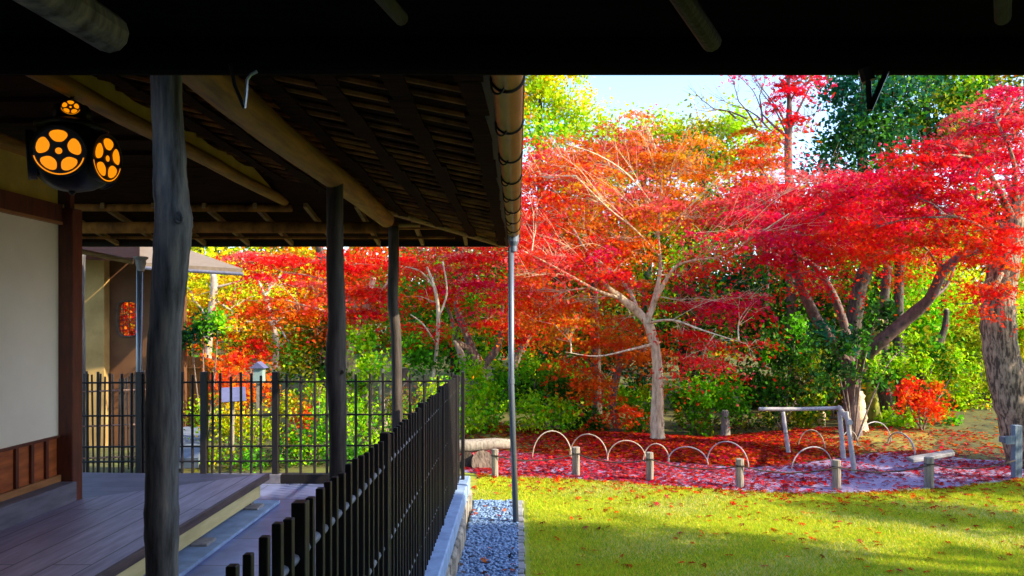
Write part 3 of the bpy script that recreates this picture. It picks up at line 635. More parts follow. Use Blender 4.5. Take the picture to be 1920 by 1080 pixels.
# ================================================================ VEGETATION
C = dict(ROSE=(.62,.11,.17), RED=(.88,.006,.008), CRIM=(.80,.005,.085), PINK=(.88,.10,.10), FIRE=(.92,.055,.004), ORG=(.92,.21,.004), RUST=(.55,.10,.004), YEL=(.92,.66,.006), GOLD=(.85,.42,.005),
         LIME=(.58,.74,.006), YGRN=(.40,.72,.005), GRN=(.15,.54,.005), MGRN=(.06,.25,.010), DGRN=(.02,.085,.012), TEAL=(.015,.12,.06), OLV=(.30,.32,.006), BRN=(.16,.09,.03))
def leaves(cent, nrm, size, col, star):
    n = len(cent); a = rng.standard_normal((n,3)); a -= nrm*(a*nrm).sum(1, keepdims=True); a /= np.linalg.norm(a, axis=1, keepdims=True)+1e-9; b = np.cross(nrm, a)
    s = size[:,None]
    if star:
        V = []
        for ang, ln in ((-1.0,.75),(-.35,.95),(.35,.95),(1.0,.75)):
            d = a*math.cos(ang)+b*math.sin(ang); e = -a*math.sin(ang)+b*math.cos(ang); o = cent-a*s*.4
            V += [o, o+d*s*ln*.5+e*s*.13, o+d*s*ln+nrm*s*-.12, o+d*s*ln*.5-e*s*.13]
        k = 4
    else:
        V = [cent-a*s*.5, cent+b*s*.3+nrm*s*.08, cent+a*s*.5, cent-b*s*.3+nrm*s*.08]; k = 1
    V = np.stack(V, 1).reshape(-1,3); Fq = np.arange(len(V)).reshape(-1,4)
    return V, Fq, np.repeat(col, 4*k, axis=0)
def blob_leaves(blobs, size, cov, star, flatness, out, hubs, spray_r):
    for bl in blobs:
        px, py, rx, ry, Y, pal = bl[:6]; cv = cov*(bl[6] if len(bl) > 6 else 1)*(1.3 if star else 1.3)
        c = np.array(P(px,py,Y)); R = np.array((rx*Y/F, max(rx*.8, ry)*Y/F*.85, ry*Y/F))
        ar = (size*F/Y)**2*(.42 if star else .28)
        N = int(cv*math.pi*rx*ry/ar)+8
        ns = max(3, int(N/(60 if flatness else 42))); g = rng.standard_normal((ns,3)); g /= np.linalg.norm(g, axis=1, keepdims=True); rad = rng.random((ns,1))**(1/2.2)
        # uneven outline
        rad = rad*(1+.28*np.sin(g[:,:1]*5+px)+.22*np.sin(g[:,2:]*7+py))
        sc = c+g*rad*R; 
        if flatness:
            ls = .21+.05*rng.random(); ph = rng.random()*ls; zz = sc[:,2]-.10*((sc[:,0]-c[0])/max(R[0],.1))**2*R[2]; sc[:,2] += (np.round((zz-ph)/ls)*ls+ph-zz)*.9
        w = rng.random(ns)**2+.12; idx = rng.choice(ns, N, p=w/w.sum())
        sn = rng.standard_normal((ns,3))*(.20 if flatness else 1.2)+np.array((0,-.12,1)); sn /= np.linalg.norm(sn, axis=1, keepdims=True)
        sr = spray_r*(1.2 if flatness else 1)*rng.uniform(.5,1.4,ns)
        off = rng.standard_normal((N,3)); nn_ = sn[idx]; h = (off*nn_).sum(1, keepdims=True); off = off-nn_*h*(1-(.13 if flatness else .7))
        off *= np.minimum(1.6, 1)*sr[idx][:,None]*.62
        cen = sc[idx]+off-np.array((0,0,1))*(off[:,:2]**2).sum(1, keepdims=True)*.25/max(spray_r,.1)
        ln = nn_*(.7)+rng.standard_normal((N,3))*.75+np.array((0,-.25,0)); ln /= np.linalg.norm(ln, axis=1, keepdims=True)
        names = pal.split(); PC = np.array([C[q] for q in names]); pi = rng.integers(0, len(names), ns)
        sw = rng.random(N) < .18; li = pi[idx]; li[sw] = rng.integers(0, len(names), sw.sum())
        col = PC[li]*rng.uniform(.72,1.15,(N,1))*rng.uniform(.82,1.08,(ns,1))[idx]
        col = np.clip(col*np.array((1,1,1))+rng.uniform(-.01,.02,(N,3))*.6, .003, .9)
        V, Fq, CC = leaves(cen, ln, size*rng.uniform(.65,1.25,N), col, star); out.append((V, Fq, CC)); hubs.append((c, sc, R))
def tree(name, label, cat, base_px, Y, trunk, limbs, blobs, size=.06, cov=2.4, star=True, flatness=True, bark='bark', twig='twig', spray_r=.28, group=None, twigs=.6, crown='crown', tn='trunk', tr=.006, long_twigs=0, extra=None):
    base = on_ground(base_px, Y); t = thing(name, base, label, cat, group)
    nodes = []; tm = MB()
    def strand(pts, sub=4):
        L = []
        for q in pts:
            px, py, w = q[:3]; yy = Y+(q[3] if len(q) > 3 else 0); p = P(px,py,yy); L.append((p.x,p.y,p.z,w*yy/F*(.72 if w < 6 else .9)))
        return L
    if trunk:
        L = strand(trunk)
        if True:
            L = [(base.x, base.y, base.z-.05, L[0][3]*1.2), (base.x+(L[0][0]-base.x)*.3, base.y, base.z+.12, L[0][3]*1.03)]+[l for l in L if l[2] > base.z+.2]
        c = curve_pts(L, 5); nodes += [Vector(p[:3]) for p in c[len(c)//3:]]
        tm.tube([p[:3] for p in c], [max(.004,p[3]*random.uniform(.95,1.05)) for p in c], 14, .04)
    for lm in limbs:
        L = strand(lm); c = curve_pts(L, 4); nodes += [Vector(p[:3]) for p in c[1:]]
        tm.tube([p[:3] for p in c], [max(.003,p[3]*random.uniform(.93,1.07)) for p in c], 9, .05)
    out = []; hubs = []
    blob_leaves(blobs, size, cov, star, flatness, out, hubs, spray_r)
    tw = MB()
    for c, sc, R in hubs:
        hub = Vector(c)-Vector((0,0,R[2]*.35))
        if nodes:
            near = min(nodes, key=lambda q: (q-hub).length+(.6 if q.z > hub.z+.3 else 0))
            mid = near.lerp(hub, .5)+Vector((random.uniform(-.1,.1),random.uniform(-.1,.1),random.uniform(0,.15)))*min(1, (near-hub).length)
            r0 = min(.016, .006+.007*(near-hub).length)
            cc = curve_pts([(*near,r0),(*mid,r0*.7),(*hub,r0*.45)], 4); tm.tube([p[:3] for p in cc], [p[3] for p in cc], 6, .05); starts = [Vector(p[:3]) for p in cc[3:]]
        else: starts = [hub]
        for q in sc:
            if random.random() < twigs:
                q = Vector(q); s = random.choice(starts); m_ = s.lerp(q,.5)+Vector((random.uniform(-.06,.06),random.uniform(-.06,.06),random.uniform(.0,.10)))
                e = q+(q-m_)*.25
                tw.tube([s,m_,q,e], [tr,tr*.65,tr*.4,tr*.2], 4, cap=False)
                if long_twigs:
                    for _ in range(long_twigs):
                        d = Vector((random.uniform(-1,1),random.uniform(-1,.4),random.uniform(-.1,.9)))*.22; m2 = m_.lerp(e, random.random()); tw.tube([m2,m2+d*.5+Vector((0,0,.02)),m2+d], [tr*.5,tr*.35,tr*.18], 3, cap=False)
    if extra: extra(tw)
    if tm.v: tm.build(tn, M[bark], t, smooth=True)
    if tw.v:
        me = bpy.data.meshes.new('twigs'); me.from_pydata(tw.v, [], tw.f); me.update(); link_mesh('twigs', me, M[twig], t)
    if out:
        off = 0; Fs = []
        for V,Fq,CC in out: Fs.append(Fq+off); off += len(V)
        V = np.vstack([o[0] for o in out]); 
        if crown:
            for i_ in range(1): pass
        gzv = np.array([0.0]); me = np_mesh(crown, V, np.vstack(Fs), np.vstack([o[2] for o in out]))
        link_mesh(crown, me, M['leaf'], t)
    return t
Tm = tree
# ---- central maple
def fine_twigs(tw):
    def fan(x0,y0,x1,y1,Y0,Y1,r0,lev):
        a, b = P(x0,y0,Y0), P(x1,y1,Y1); m_ = a.lerp(b,.5)+Vector((0,0,.08 if lev else .14)); pts = curve_pts([(*a,r0),(*m_,r0*.6),(*b,r0*.15)], 4)
        tw.tube([p[:3] for p in pts], [p[3] for p in pts], 4, cap=False)
        if lev < 2:
            for k in range(7 if lev == 0 else 4):
                s_ = random.uniform(.25,.95); i_ = int(s_*8); q = Vector(pts[i_][:3]); d = (b-a).normalized(); L_ = (b-a).length*random.uniform(.22,.42)
                e = q+(d*.8+Vector((random.uniform(-.5,.5),random.uniform(-.3,.3),random.uniform(-.25,.65)))).normalized()*L_
                mm = q.lerp(e,.5)+Vector((0,0,.03)); tw.tube([q,mm,e], [r0*.4,r0*.28,r0*.08], 3, cap=False)
                for _ in range(3):
                    q2 = q.lerp(e, random.uniform(.3,.9)); e2 = q2+(d+Vector((random.uniform(-.7,.7),0,random.uniform(-.4,.8)))).normalized()*L_*.4; tw.tube([q2,e2],[r0*.2,r0*.06],3,cap=False)
    for g in ((1262,505,1440,370,11.1,9.9),(1300,488,1500,350,10.9,9.9),(1300,488,1480,430,10.9,9.8),(1352,480,1540,320,10.6,10),(1238,470,1380,330,11.2,10.2),(1236,430,1150,270,11.3,10.4),(1236,440,1060,300,11.2,10.3),(1236,400,1290,240,11.4,10.6),
              (1180,540,1040,420,11.4,10.2),(1120,520,1010,440,10.9,10.0),(1120,545,980,520,10.9,10),(1240,360,1190,230,11.4,10.6),(1190,430,1080,360,10.8,10.1),(1140,390,1030,280,10.5,10.0),(1260,600,1420,560,10.8,10.2),(1240,380,1330,290,11.4,10.5),(1160,480,1060,470,11,10.1)):
        fan(*g, .006, 0)
tree('maple_tree', 'central maple with a pale sunlit trunk and a wide red and orange crown', 'tree', 1233, 11.3,
 [(1233,836,15.5),(1232,783,14),(1233,698,11),(1228,650,10.5),(1216,606,11)],
 [[(1214,606,9),(1196,585,9),(1168,562,8,-.1),(1140,538,5,-.2),(1128,524,3,-.2)], [(1165,560,5,-.1),(1120,545,4,-.4),(1075,520,3,-.7),(1020,490,2,-.9),(980,470,1.5,-1)], [(1195,585,7),(1180,545,5,.3),(1150,510,4,.6),(1100,470,3,.9),(1060,400,2,1)],
  [(1213,604,8),(1228,560,6),(1238,500,4.5),(1234,430,3.5),(1240,360,3,.2),(1232,290,2,.2),(1215,240,1,.2)], [(1226,568,6),(1262,505,4,-.2),(1300,488,3,-.4),(1352,480,2,-.7),(1420,440,2,-1),(1480,400,1.2,-1.2)],
  [(1236,480,3),(1190,430,2.5,-.5),(1140,390,2,-.8),(1080,330,1.3,-1)], [(1238,440,2.5),(1290,390,2,-.4),(1350,330,1.5,-.6)], [(1236,400,2.5),(1180,330,2,-.6),(1120,290,1.5,-.9),(1060,270,1,-1)], [(1214,606,4),(1260,600,3,-.5),(1320,620,2,-.8),(1400,645,.6,-1)],
  [(1226,645,4),(1180,656,3,-.3),(1120,668,2,-.5),(1060,660,.8,-.7)]],
 [(1215,265,70,46,11.6,'PINK RUST ORG',.9),(1275,310,85,60,11.4,'ORG GOLD RUST ORG',1.0),(1120,290,90,45,11.4,'FIRE PINK RUST GOLD',.9),(1010,330,70,50,11.2,'FIRE RED ORG',1.0),(1010,400,60,40,10.8,'RED FIRE PINK',1.0),
  (1110,360,90,50,11.0,'PINK ORG GOLD FIRE',.8),(1200,380,90,60,11.2,'ORG GOLD RUST PINK',.8),(1310,400,80,50,11.3,'PINK CRIM RUST',.8),(1150,450,100,40,11.1,'RUST FIRE ORG',.9),(1040,480,90,32,10.6,'RED FIRE PINK',1.1),
  (1120,500,80,30,10.9,'RED CRIM FIRE',1.1),(1180,540,60,30,11.6,'RUST ORG RED',.9),(1010,560,60,50,11.4,'RED FIRE ORG',1.2),(1050,600,60,34,11.2,'ORG GOLD FIRE',1.2),(1080,575,70,32,11.5,'ORG GOLD FIRE',1.1),(1150,610,70,25,11.8,'RUST FIRE ORG',.9),
  (1290,510,60,22,11.6,'RED CRIM',.7),(1320,570,100,28,11.4,'CRIM RED CRIM',1.1),(1340,480,70,20,10.6,'PINK RED FIRE',.9),(1400,440,90,22,10.4,'PINK RED CRIM',.9),(1320,650,48,32,10.6,'RED PINK RED',1.2),(1280,625,40,25,11.0,'FIRE RED',1.0),(1412,656,22,12,10.4,'RED PINK',1.2),(1410,560,50,22,11.0,'CRIM RED',.8)],
 size=.047, cov=1.75, bark='bark_pale', twig='twig_pale', twigs=.8, tr=.006, long_twigs=2, extra=fine_twigs)
tree('maple_tree', 'pinkish orange maple filling in behind the upper left of the central maple', 'tree', 1120, 14.3,
 [(1120,780,10),(1116,600,9),(1108,450,7),(1100,330,4)], [],
 [(1000,310,60,40,14.2,'FIRE RED PINK',1.2),(1080,310,70,40,14.3,'PINK ORG FIRE',1.2),(1160,290,60,44,14.4,'PINK RUST ORG',1.2),(1010,400,60,44,14,'RED FIRE',1.2),(1090,400,80,40,14.2,'RUST FIRE ORG',1.1),(1180,380,80,44,14.4,'RUST ORG GOLD',1.1),(1270,370,70,44,14.3,'ORG GOLD RUST',1.1),(1120,470,90,40,14.2,'RUST RED FIRE',1.0),(1000,470,60,40,14,'RED CRIM',1.2),(1020,560,50,30,13.6,'ORG FIRE',1.0)],
 size=.06, cov=1.9, twigs=.4, bark='bark_dark')
tree('maple_tree', 'deep crimson maple filling in behind the forked mauve limbs', 'tree', 1690, 13.8,
 [(1690,790,10),(1684,600,10),(1690,450,8),(1700,330,4)], [],
 [(1380,380,60,34,13.6,'CRIM RED RUST',1.2),(1460,385,80,40,13.6,'CRIM RED',1.2),(1560,385,90,44,13.8,'CRIM RED',1.2),(1650,380,70,44,13.8,'RED CRIM',1.2),(1720,350,60,44,13.6,'RED CRIM',1.2),(1720,440,70,34,13.6,'FIRE RUST RED',1.1),(1600,440,90,30,13.8,'RED RUST',1.1),(1500,450,70,26,13.6,'RED CRIM',1.0),(1400,330,50,30,14,'FIRE RUST ORG',1.2)],
 size=.06, cov=1.9, twigs=.4, bark='bark_dark')
# ---- small orange maple behind
tree('maple_tree', 'small orange leaved maple with a thin grey trunk left of the central maple', 'tree', 1158, 12.6,
 [(1156,815,9),(1148,750,8),(1160,690,7),(1165,630,5)], [[(1150,740,5),(1115,690,3,-.3),(1080,660,2,-.5)], [(1158,700,5),(1200,660,3,-.2),(1240,640,2)]],
 [(1060,680,40,14,12,'FIRE ORG',1.2),(1110,705,50,18,12,'FIRE RUST ORG',1.2),(1130,740,40,16,12.2,'FIRE ORG',1.0),(1130,640,80,28,12.4,'RUST ORG FIRE',1.1),(1200,650,60,26,12.6,'ORG RUST',1.0),(1190,768,38,12,12.0,'FIRE ORG',1.1),(1150,790,30,10,12,'FIRE RUST',.9),(1240,720,30,16,12.4,'ORG FIRE',.8)],
 size=.055, cov=2.0, bark='bark', twigs=.5)
# ---- right maple
tree('maple_tree', 'spreading maple with forked mauve limbs and crimson foliage right of the centre', 'tree', 1600, 11.8,
 [(1600,815,17),(1594,750,15),(1600,700,15)],
 [[(1596,705,13),(1572,655,12),(1536,606,11,-.2),(1506,548,10,-.3),(1488,498,8,-.4),(1450,465,5,-.5),(1400,430,3,-.6)], [(1596,690,10),(1586,620,9,.3),(1562,552,8,.3),(1528,500,6,.3),(1490,478,4,.3)],
  [(1604,700,14),(1640,650,14,-.3),(1700,598,13,-.5),(1742,560,11,-.7),(1768,510,10,-.8),(1800,482,8,-.9),(1840,470,6,-1),(1885,466,6,-1.1),(1930,462,5,-1.2)], [(1818,474,6,-.9),(1806,420,5,-.9),(1790,395,4,-.9),(1770,375,3,-.9)],
  [(1808,420,4,-.9),(1830,370,4,-1),(1832,325,3.5,-1),(1860,290,3,-1.1),(1900,275,2,-1.2)], [(1838,322,3,-1),(1880,326,2.5,-1.1),(1930,325,2,-1.2)], [(1745,560,5,-.7),(1772,540,4,-.5),(1790,500,3,-.4),(1800,470,2,-.3)], [(1766,512,4,-.8),(1740,470,3,-.8),(1712,450,2,-.9)], [(1490,500,5,-.4),(1500,440,4,-.5),(1560,390,3,-.7),(1640,350,2,-.8)]],
 [(1440,365,80,35,11.2,'CRIM RED PINK',1.1),(1530,345,90,38,11.2,'CRIM PINK RED',1.1),(1620,350,70,35,11,'CRIM RED',1.0),(1480,420,90,32,10.8,'CRIM RED',1.1),(1590,410,90,34,11,'RED CRIM RED',1.2),(1680,420,70,40,11,'RED CRIM',1.1),
  (1560,460,90,28,10.8,'RED FIRE RED',1.2),(1660,470,80,30,11.2,'FIRE RUST RED',1.2),(1480,475,60,22,11.2,'RED CRIM',1.0),(1550,522,60,12,10.6,'RED CRIM',1.2),(1390,400,70,30,10.9,'PINK RED CRIM',1.0),(1420,290,50,34,13,'RUST FIRE ORG',1.3),(1440,490,36,26,11,'RED CRIM',1.0),(1500,520,30,14,11.4,'FIRE RED',.8),(1720,500,50,12,10.8,'RUST FIRE',.9)],
 size=.047, cov=2.0, bark='bark_pink', twig='twig', twigs=.6, long_twigs=1)
# ---- big tree at the right edge
tree('maple_tree', 'huge cracked trunk leaning at the right edge under scarlet maple foliage', 'tree', 1930, 9.7,
 [(1922,880,38),(1908,790,36),(1888,710,35),(1874,640,34),(1872,570,32),(1884,490,29),(1900,420,25),(1915,350,20)],
 [[(1900,420,10),(1870,350,6,-.3),(1830,300,4,-.5),(1780,290,2.5,-.7)], [(1905,390,8),(1900,300,5,-.4),(1870,230,3,-.5)], [(1884,500,6),(1850,560,3,-.6),(1800,570,1.5,-.9)], [(1890,470,6,-.2),(1830,420,4,-.6),(1760,400,2,-.8)]],
 [(1860,215,80,38,9.6,'CRIM PINK RED',1.2),(1900,170,50,26,9.8,'PINK CRIM',1.1),(1760,262,60,24,9.4,'RED CRIM PINK',1.1),(1800,240,60,30,9.6,'RED PINK CRIM',1.1),(1730,310,52,34,9.2,'RED FIRE RED',1.3),(1800,315,60,36,9.3,'RED CRIM',1.3),(1880,290,70,40,9.8,'PINK CRIM RED',.9),
  (1760,380,80,40,9.5,'CRIM RED FIRE',1.2),(1700,370,50,30,9.6,'RED CRIM',1.1),(1850,390,70,45,9.9,'FIRE RED',1.1),(1750,440,80,32,9.8,'RUST FIRE RED',1.2),(1860,450,50,24,9.2,'FIRE RED',.9),(1890,515,55,14,8.9,'FIRE RED ORG',1.1),(1840,530,44,14,9.2,'FIRE ORG RED',1.0),(1860,560,50,10,8.9,'RED FIRE',1.1),(1820,572,40,10,9.1,'ORG FIRE',.9),(1905,560,30,8,8.8,'RED',.9),(1900,350,40,40,9.9,'PINK RED',.8),(1885,420,52,40,8.9,'FIRE RED',1.3),(1895,330,46,36,8.8,'RED CRIM PINK',1.1),(1830,470,50,20,9.2,'RUST FIRE RED',1.0),(1900,250,50,40,9.2,'CRIM PINK RED',1.1),(1690,300,40,20,9.6,'RED CRIM',1.0),(1640,420,50,24,10.2,'RED FIRE',.8)],
 size=.045, cov=1.9, bark='bark_big', twig='bark_pink', twigs=.7, long_twigs=1, spray_r=.24)
# ---- left maples
tree('maple_tree', 'red maple with V shaped grey limbs just left of the slim down pipe', 'tree', 905, 13.2,
 [(905,760,16),(900,710,16),(898,685,15)], [[(898,690,10),(876,655,9),(856,640,7,-.2),(848,600,5,-.2),(830,560,3,-.3)], [(900,688,9),(880,640,8,.2),(862,596,7,.2),(856,560,5,.2),(880,500,3,.2)], [(902,690,8),(934,650,7),(940,600,5),(945,550,4),(960,500,2)], [(960,690,9,.3),(985,640,8,.3),(998,600,6,.3),(1010,540,4,.3)]],
 [(880,480,80,28,12.6,'RED PINK RED',1.1),(800,500,70,26,12.4,'PINK RED FIRE',1.0),(905,530,70,28,12.5,'RED CRIM RED',1.2),(830,545,50,26,12.6,'RED FIRE',1.0),(790,625,54,16,12.2,'RED FIRE',1.2),(915,590,50,22,12.9,'CRIM ORG RED',.9),(980,450,50,36,12.9,'RED FIRE',1.1),(980,520,40,34,13,'RED FIRE ORG',1.1),(960,620,60,16,13,'RED',1.0),(890,440,90,24,13.6,'RED PINK ORG',1.0),(790,455,60,20,13.4,'FIRE PINK RED',1.0),(970,590,50,36,13.4,'FIRE ORG RED',1.0)],
 size=.05, cov=1.9, bark='bark', twigs=.7, twig='twig_pale', long_twigs=1)
tree('maple_tree', 'red and orange maple with a leaning tan trunk behind the middle log post', 'tree', 640, 12.4,
 [(650,700,12),(656,645,12),(676,610,11),(690,570,8),(700,520,6)], [[(680,600,6),(640,540,4),(590,520,3),(530,510,2)], [(690,570,5),(720,540,4),(735,510,3)], [(660,640,5),(620,590,4,-.2),(560,570,2.5,-.4)]],
 [(450,490,70,14,12.6,'RED PINK',1.1),(550,488,90,24,12.2,'RED FIRE RED',1.2),(650,490,80,26,12.2,'RED RED FIRE',1.2),(500,524,50,12,11.8,'CRIM RED',1.2),(600,535,90,26,12,'FIRE PINK ORG',1.0),(690,540,60,30,12.3,'RED FIRE',1.1),(690,585,50,24,12.2,'RED CRIM',1.0),(560,580,70,24,12,'FIRE ORG FIRE',1.1),(630,590,60,26,12.2,'FIRE CRIM RUST',1.0),(490,590,50,26,12.4,'ORG FIRE',1.0),(480,560,60,12,11.9,'FIRE ORG',.9),(720,480,60,24,12.8,'RED',1.0),(590,625,40,16,12,'RUST RED',.9)],
 size=.05, cov=1.9, bark='bark_pale', twigs=.6, long_twigs=1)
tree('yellow_tree', 'yellow leaved tree with a bright white trunk beside the outbuilding roof', 'tree', 390, 15.5,
 [(390,700,7),(392,640,7),(398,580,8),(402,530,7),(396,500,5)], [[(400,540,4),(440,530,2.5),(470,520,1.5)], [(395,600,4),(370,570,2.5)], [(400,560,3),(430,580,2)]],
 [(400,535,60,28,15.8,'YEL LIME GOLD',.9),(360,560,40,30,16,'YEL ORG GOLD',1.0),(450,560,60,32,16,'YEL LIME',.9),(430,610,50,30,16.2,'YEL ORG FIRE',.9),(370,620,36,40,16.3,'ORG FIRE YEL',1.0),(350,530,30,26,16.2,'LIME YEL',1.0),(480,610,50,24,16,'YEL ORG',.9)],
 size=.085, cov=1.7, bark='bark_white', star=False, twig='bark_white', twigs=.5, tr=.01)
tree('yellow_tree', 'thin pale stemmed tree with sparse golden leaves under the red branch', 'tree', 515, 16,
 [(515,700,6),(518,640,6),(505,590,6),(498,550,6)], [[(498,555,4),(512,530,4),(530,515,2)], [(498,560,4),(486,530,3),(470,515,2)], [(506,590,4),(522,610,3),(540,640,2)]],
 [(510,530,60,26,16.4,'YEL GOLD LIME',.8),(560,570,60,30,16.6,'YEL ORG',.9),(470,640,60,30,16.6,'LIME YEL ORG',1.0),(540,640,60,30,16.6,'OLV ORG YEL',1.0)],
 size=.085, cov=1.6, bark='bark_white', star=False, twig='bark_white', twigs=.6, tr=.01)
tree('slender_tree', 'slim sunlit sapling trunk rising beside the farthest log post', 'tree', 812, 12.0,
 [(812,720,5),(818,660,5),(822,590,5),(815,540,4),(800,500,3)], [[(820,600,3),(838,550,2.5),(830,490,2)], [(815,540,3),(790,510,2),(760,500,1.5)], [(820,650,2.5),(795,610,2),(770,590,1.2)]],
 [(800,560,50,24,12.2,'ORG PINK RED',.5),(830,600,40,24,12.4,'GRN OLV',.6)], size=.055, cov=1.2, bark='bark_pale', twig='twig_pale', twigs=.8)
# ---- tall slim tree against the sky
def sky_twigs(tw):
    for (x0,y0),(x1,y1),(x2,y2) in (((1478,280),(1440,240),(1380,222)),((1440,240),(1400,205),(1330,175)),((1400,222),(1340,205),(1290,160)),((1478,260),(1450,200),(1410,145)),((1478,240),(1440,180),(1400,120)),((1380,222),(1350,205),(1300,205)),((1478,250),(1500,220),(1540,205)),((1420,240),(1385,190),(1370,130)),((1430,230),(1424,180),(1440,130)),((1478,200),(1495,170),(1520,140))):
        a, m_, e = P(x0,y0,15.4), P(x1,y1,15.3), P(x2,y2,15.2); tw.tube([a,a.lerp(m_,.5)+Vector((0,0,.05)),m_,m_.lerp(e,.5)+Vector((0,0,-.04)),e], [.022,.017,.012,.008,.003], 5, cap=False)
        for _ in range(10):
            s = random.random(); q = m_.lerp(e, s); d = Vector((random.uniform(-.7,.2),0,random.uniform(-.05,.7)))*.6; tw.tube([q,q+d*.5+Vector((0,0,-.03)),q+d], [.006,.004,.0015], 3, cap=False)
tree('maple_tree', 'tall slim maple with bare twigs and a tuft of scarlet leaves against the sky', 'tree', 1486, 15.4,
 [(1488,700,12),(1484,500,11),(1480,380,9),(1478,280,8),(1480,210,6),(1478,150,4),(1476,90,2)], [[(1480,240,4),(1500,200,3),(1520,160,1.5)], [(1480,260,4),(1450,235,3),(1430,215,2)]],
 [(1482,165,52,24,15.3,'RED CRIM RED',1.0),(1460,195,36,16,15.2,'RED CRIM',1.0),(1484,215,30,14,15.3,'RED RUST',1.1),(1500,135,50,16,15.4,'CRIM RED',1.0),(1384,140,26,5,15.2,'CRIM PINK',.8),(1530,152,24,7,15.2,'CRIM',.7),(1500,242,26,7,15.4,'RUST CRIM',.6),(1430,270,50,26,15.6,'ORG FIRE RUST',1.1)],
 size=.075, cov=1.9, bark='bark_pink', twig='bark_pink', twigs=.6, extra=sky_twigs, spray_r=.26)
# ---- background trees
def bg_tree(label, px, Y, r, blobs, name='broadleaf_tree', size=.13, cov=1.7, bark='bark_dark', **k):
    top = min(b[1] for b in blobs); lo = max(b[1]+b[3] for b in blobs)
    kw = dict(size=size, cov=cov*1.3, star=False, flatness=False, bark=bark, twigs=.25, spray_r=.38, tr=.012, group='trees closing the garden behind the maples'); kw.update(k)
    return tree(name, label, 'tree', px, Y, [(px,790,r),(px-6,650,r*.9),(px+5,500,r*.7),(px-4,(top+420)/2,r*.5),(px,top+10,r*.25)], [], blobs, **kw)
bg_tree('tall yellow green tree rising to the eave just right of the gutter', 1015, 21, 14, [(1000,180,80,60,21,'LIME YEL YGRN',1.2),(1060,190,50,50,21,'LIME YGRN YEL'),(1090,235,50,34,20.6,'YGRN LIME'),(1020,260,70,40,20.4,'YGRN LIME GRN'),(1010,140,70,40,21,'LIME YEL GOLD'),(1135,245,24,30,20.8,'YGRN LIME'),(980,210,30,30,20.2,'GOLD ORG LIME')])
bg_tree('bushy yellow green tree on the skyline above the central maple', 1210, 22, 13, [(1210,245,46,26,22,'YGRN LIME'),(1250,240,50,30,21.5,'LIME YGRN YEL'),(1230,300,90,50,22,'YGRN OLV'),(1180,290,60,40,22.4,'OLV GOLD YGRN')])
bg_tree('olive tree with half bare crown on the skyline', 1320, 21, 12, [(1310,230,56,34,21,'LIME OLV YEL',.8),(1370,240,46,40,20.6,'YGRN YEL LIME',.9),(1340,300,80,50,21,'YGRN OLV LIME'),(1290,285,50,40,21.4,'OLV YGRN')], twigs=.9, twig='twig_pale', tr=.02)
bg_tree('small yellow green tree between the slim maple and the skyline gap', 1432, 22, 10, [(1436,245,30,26,22,'YGRN LIME'),(1430,290,46,34,22,'LIME GRN YGRN')])
bg_tree('blue green evergreen spreading under the iron hook', 1620, 17, 20, [(1610,190,70,56,17,'TEAL MGRN TEAL',1.3),(1570,250,46,40,17,'TEAL DGRN MGRN',1.1),(1640,260,80,50,17,'TEAL MGRN DGRN',1.2),(1590,310,80,40,16.8,'TEAL DGRN',1.0),(1560,170,26,30,17.2,'TEAL'),(1680,180,60,60,17,'MGRN TEAL DGRN',1.2),(1660,340,90,40,16.6,'MGRN DGRN',1.2),(1600,370,90,50,16.8,'DGRN MGRN'),(1640,130,120,30,17.2,'MGRN TEAL',1.2)], name='evergreen_tree')
bg_tree('olive green evergreen with a tan limb behind the scarlet crown', 1740, 18, 20, [(1760,180,80,40,18,'OLV MGRN YGRN',1.2),(1830,170,70,36,18,'OLV DGRN MGRN',1.2),(1780,240,80,50,17.5,'MGRN OLV DGRN',1.2),(1720,220,60,50,18,'DGRN OLV MGRN',1.2),(1900,200,60,60,18,'DGRN OLV'),(1830,290,90,60,18,'DGRN MGRN'),(1790,130,120,26,18.5,'OLV MGRN',1.2),(1910,130,60,30,18.5,'OLV RUST')], name='evergreen_tree')
bg_tree('dark evergreen behind the forked mauve limbs', 1650, 15, 18, [(1560,560,90,60,15,'DGRN MGRN OLV',1.1),(1660,520,80,60,15.4,'YGRN MGRN OLV',1.0),(1620,600,90,60,14.6,'DGRN MGRN GRN',1.1),(1530,640,80,60,14.4,'DGRN MGRN',1.1),(1500,440,80,50,15.5,'DGRN MGRN',1.0),(1620,420,90,50,15.5,'DGRN OLV')], name='evergreen_tree', size=.10)
bg_tree('bright yellow green tree glowing behind the right limb', 1760, 16, 15, [(1740,470,60,40,16,'LIME YGRN YEL'),(1700,530,60,50,15.6,'YGRN LIME GRN'),(1790,540,60,50,16,'LIME YEL YGRN'),(1850,600,70,60,16,'LIME YEL OLV'),(1740,600,70,50,15.5,'GRN YGRN'),(1900,520,50,70,16.5,'YGRN OLV LIME'),(1800,430,90,50,16.8,'YGRN OLV')], size=.10)
bg_tree('dark tree filling the gap behind the central maple trunk', 1290, 17, 14, [(1290,450,80,50,17,'MGRN YGRN OLV'),(1270,540,90,60,16.6,'MGRN DGRN YGRN'),(1370,520,80,60,16.6,'DGRN MGRN TEAL'),(1340,620,90,60,16,'MGRN DGRN OLV'),(1440,580,90,70,16,'DGRN MGRN'),(1200,640,80,60,16.5,'DGRN MGRN'),(1360,400,90,50,17.5,'DGRN OLV MGRN'),(1180,430,90,60,17.5,'OLV RUST MGRN')], size=.11)
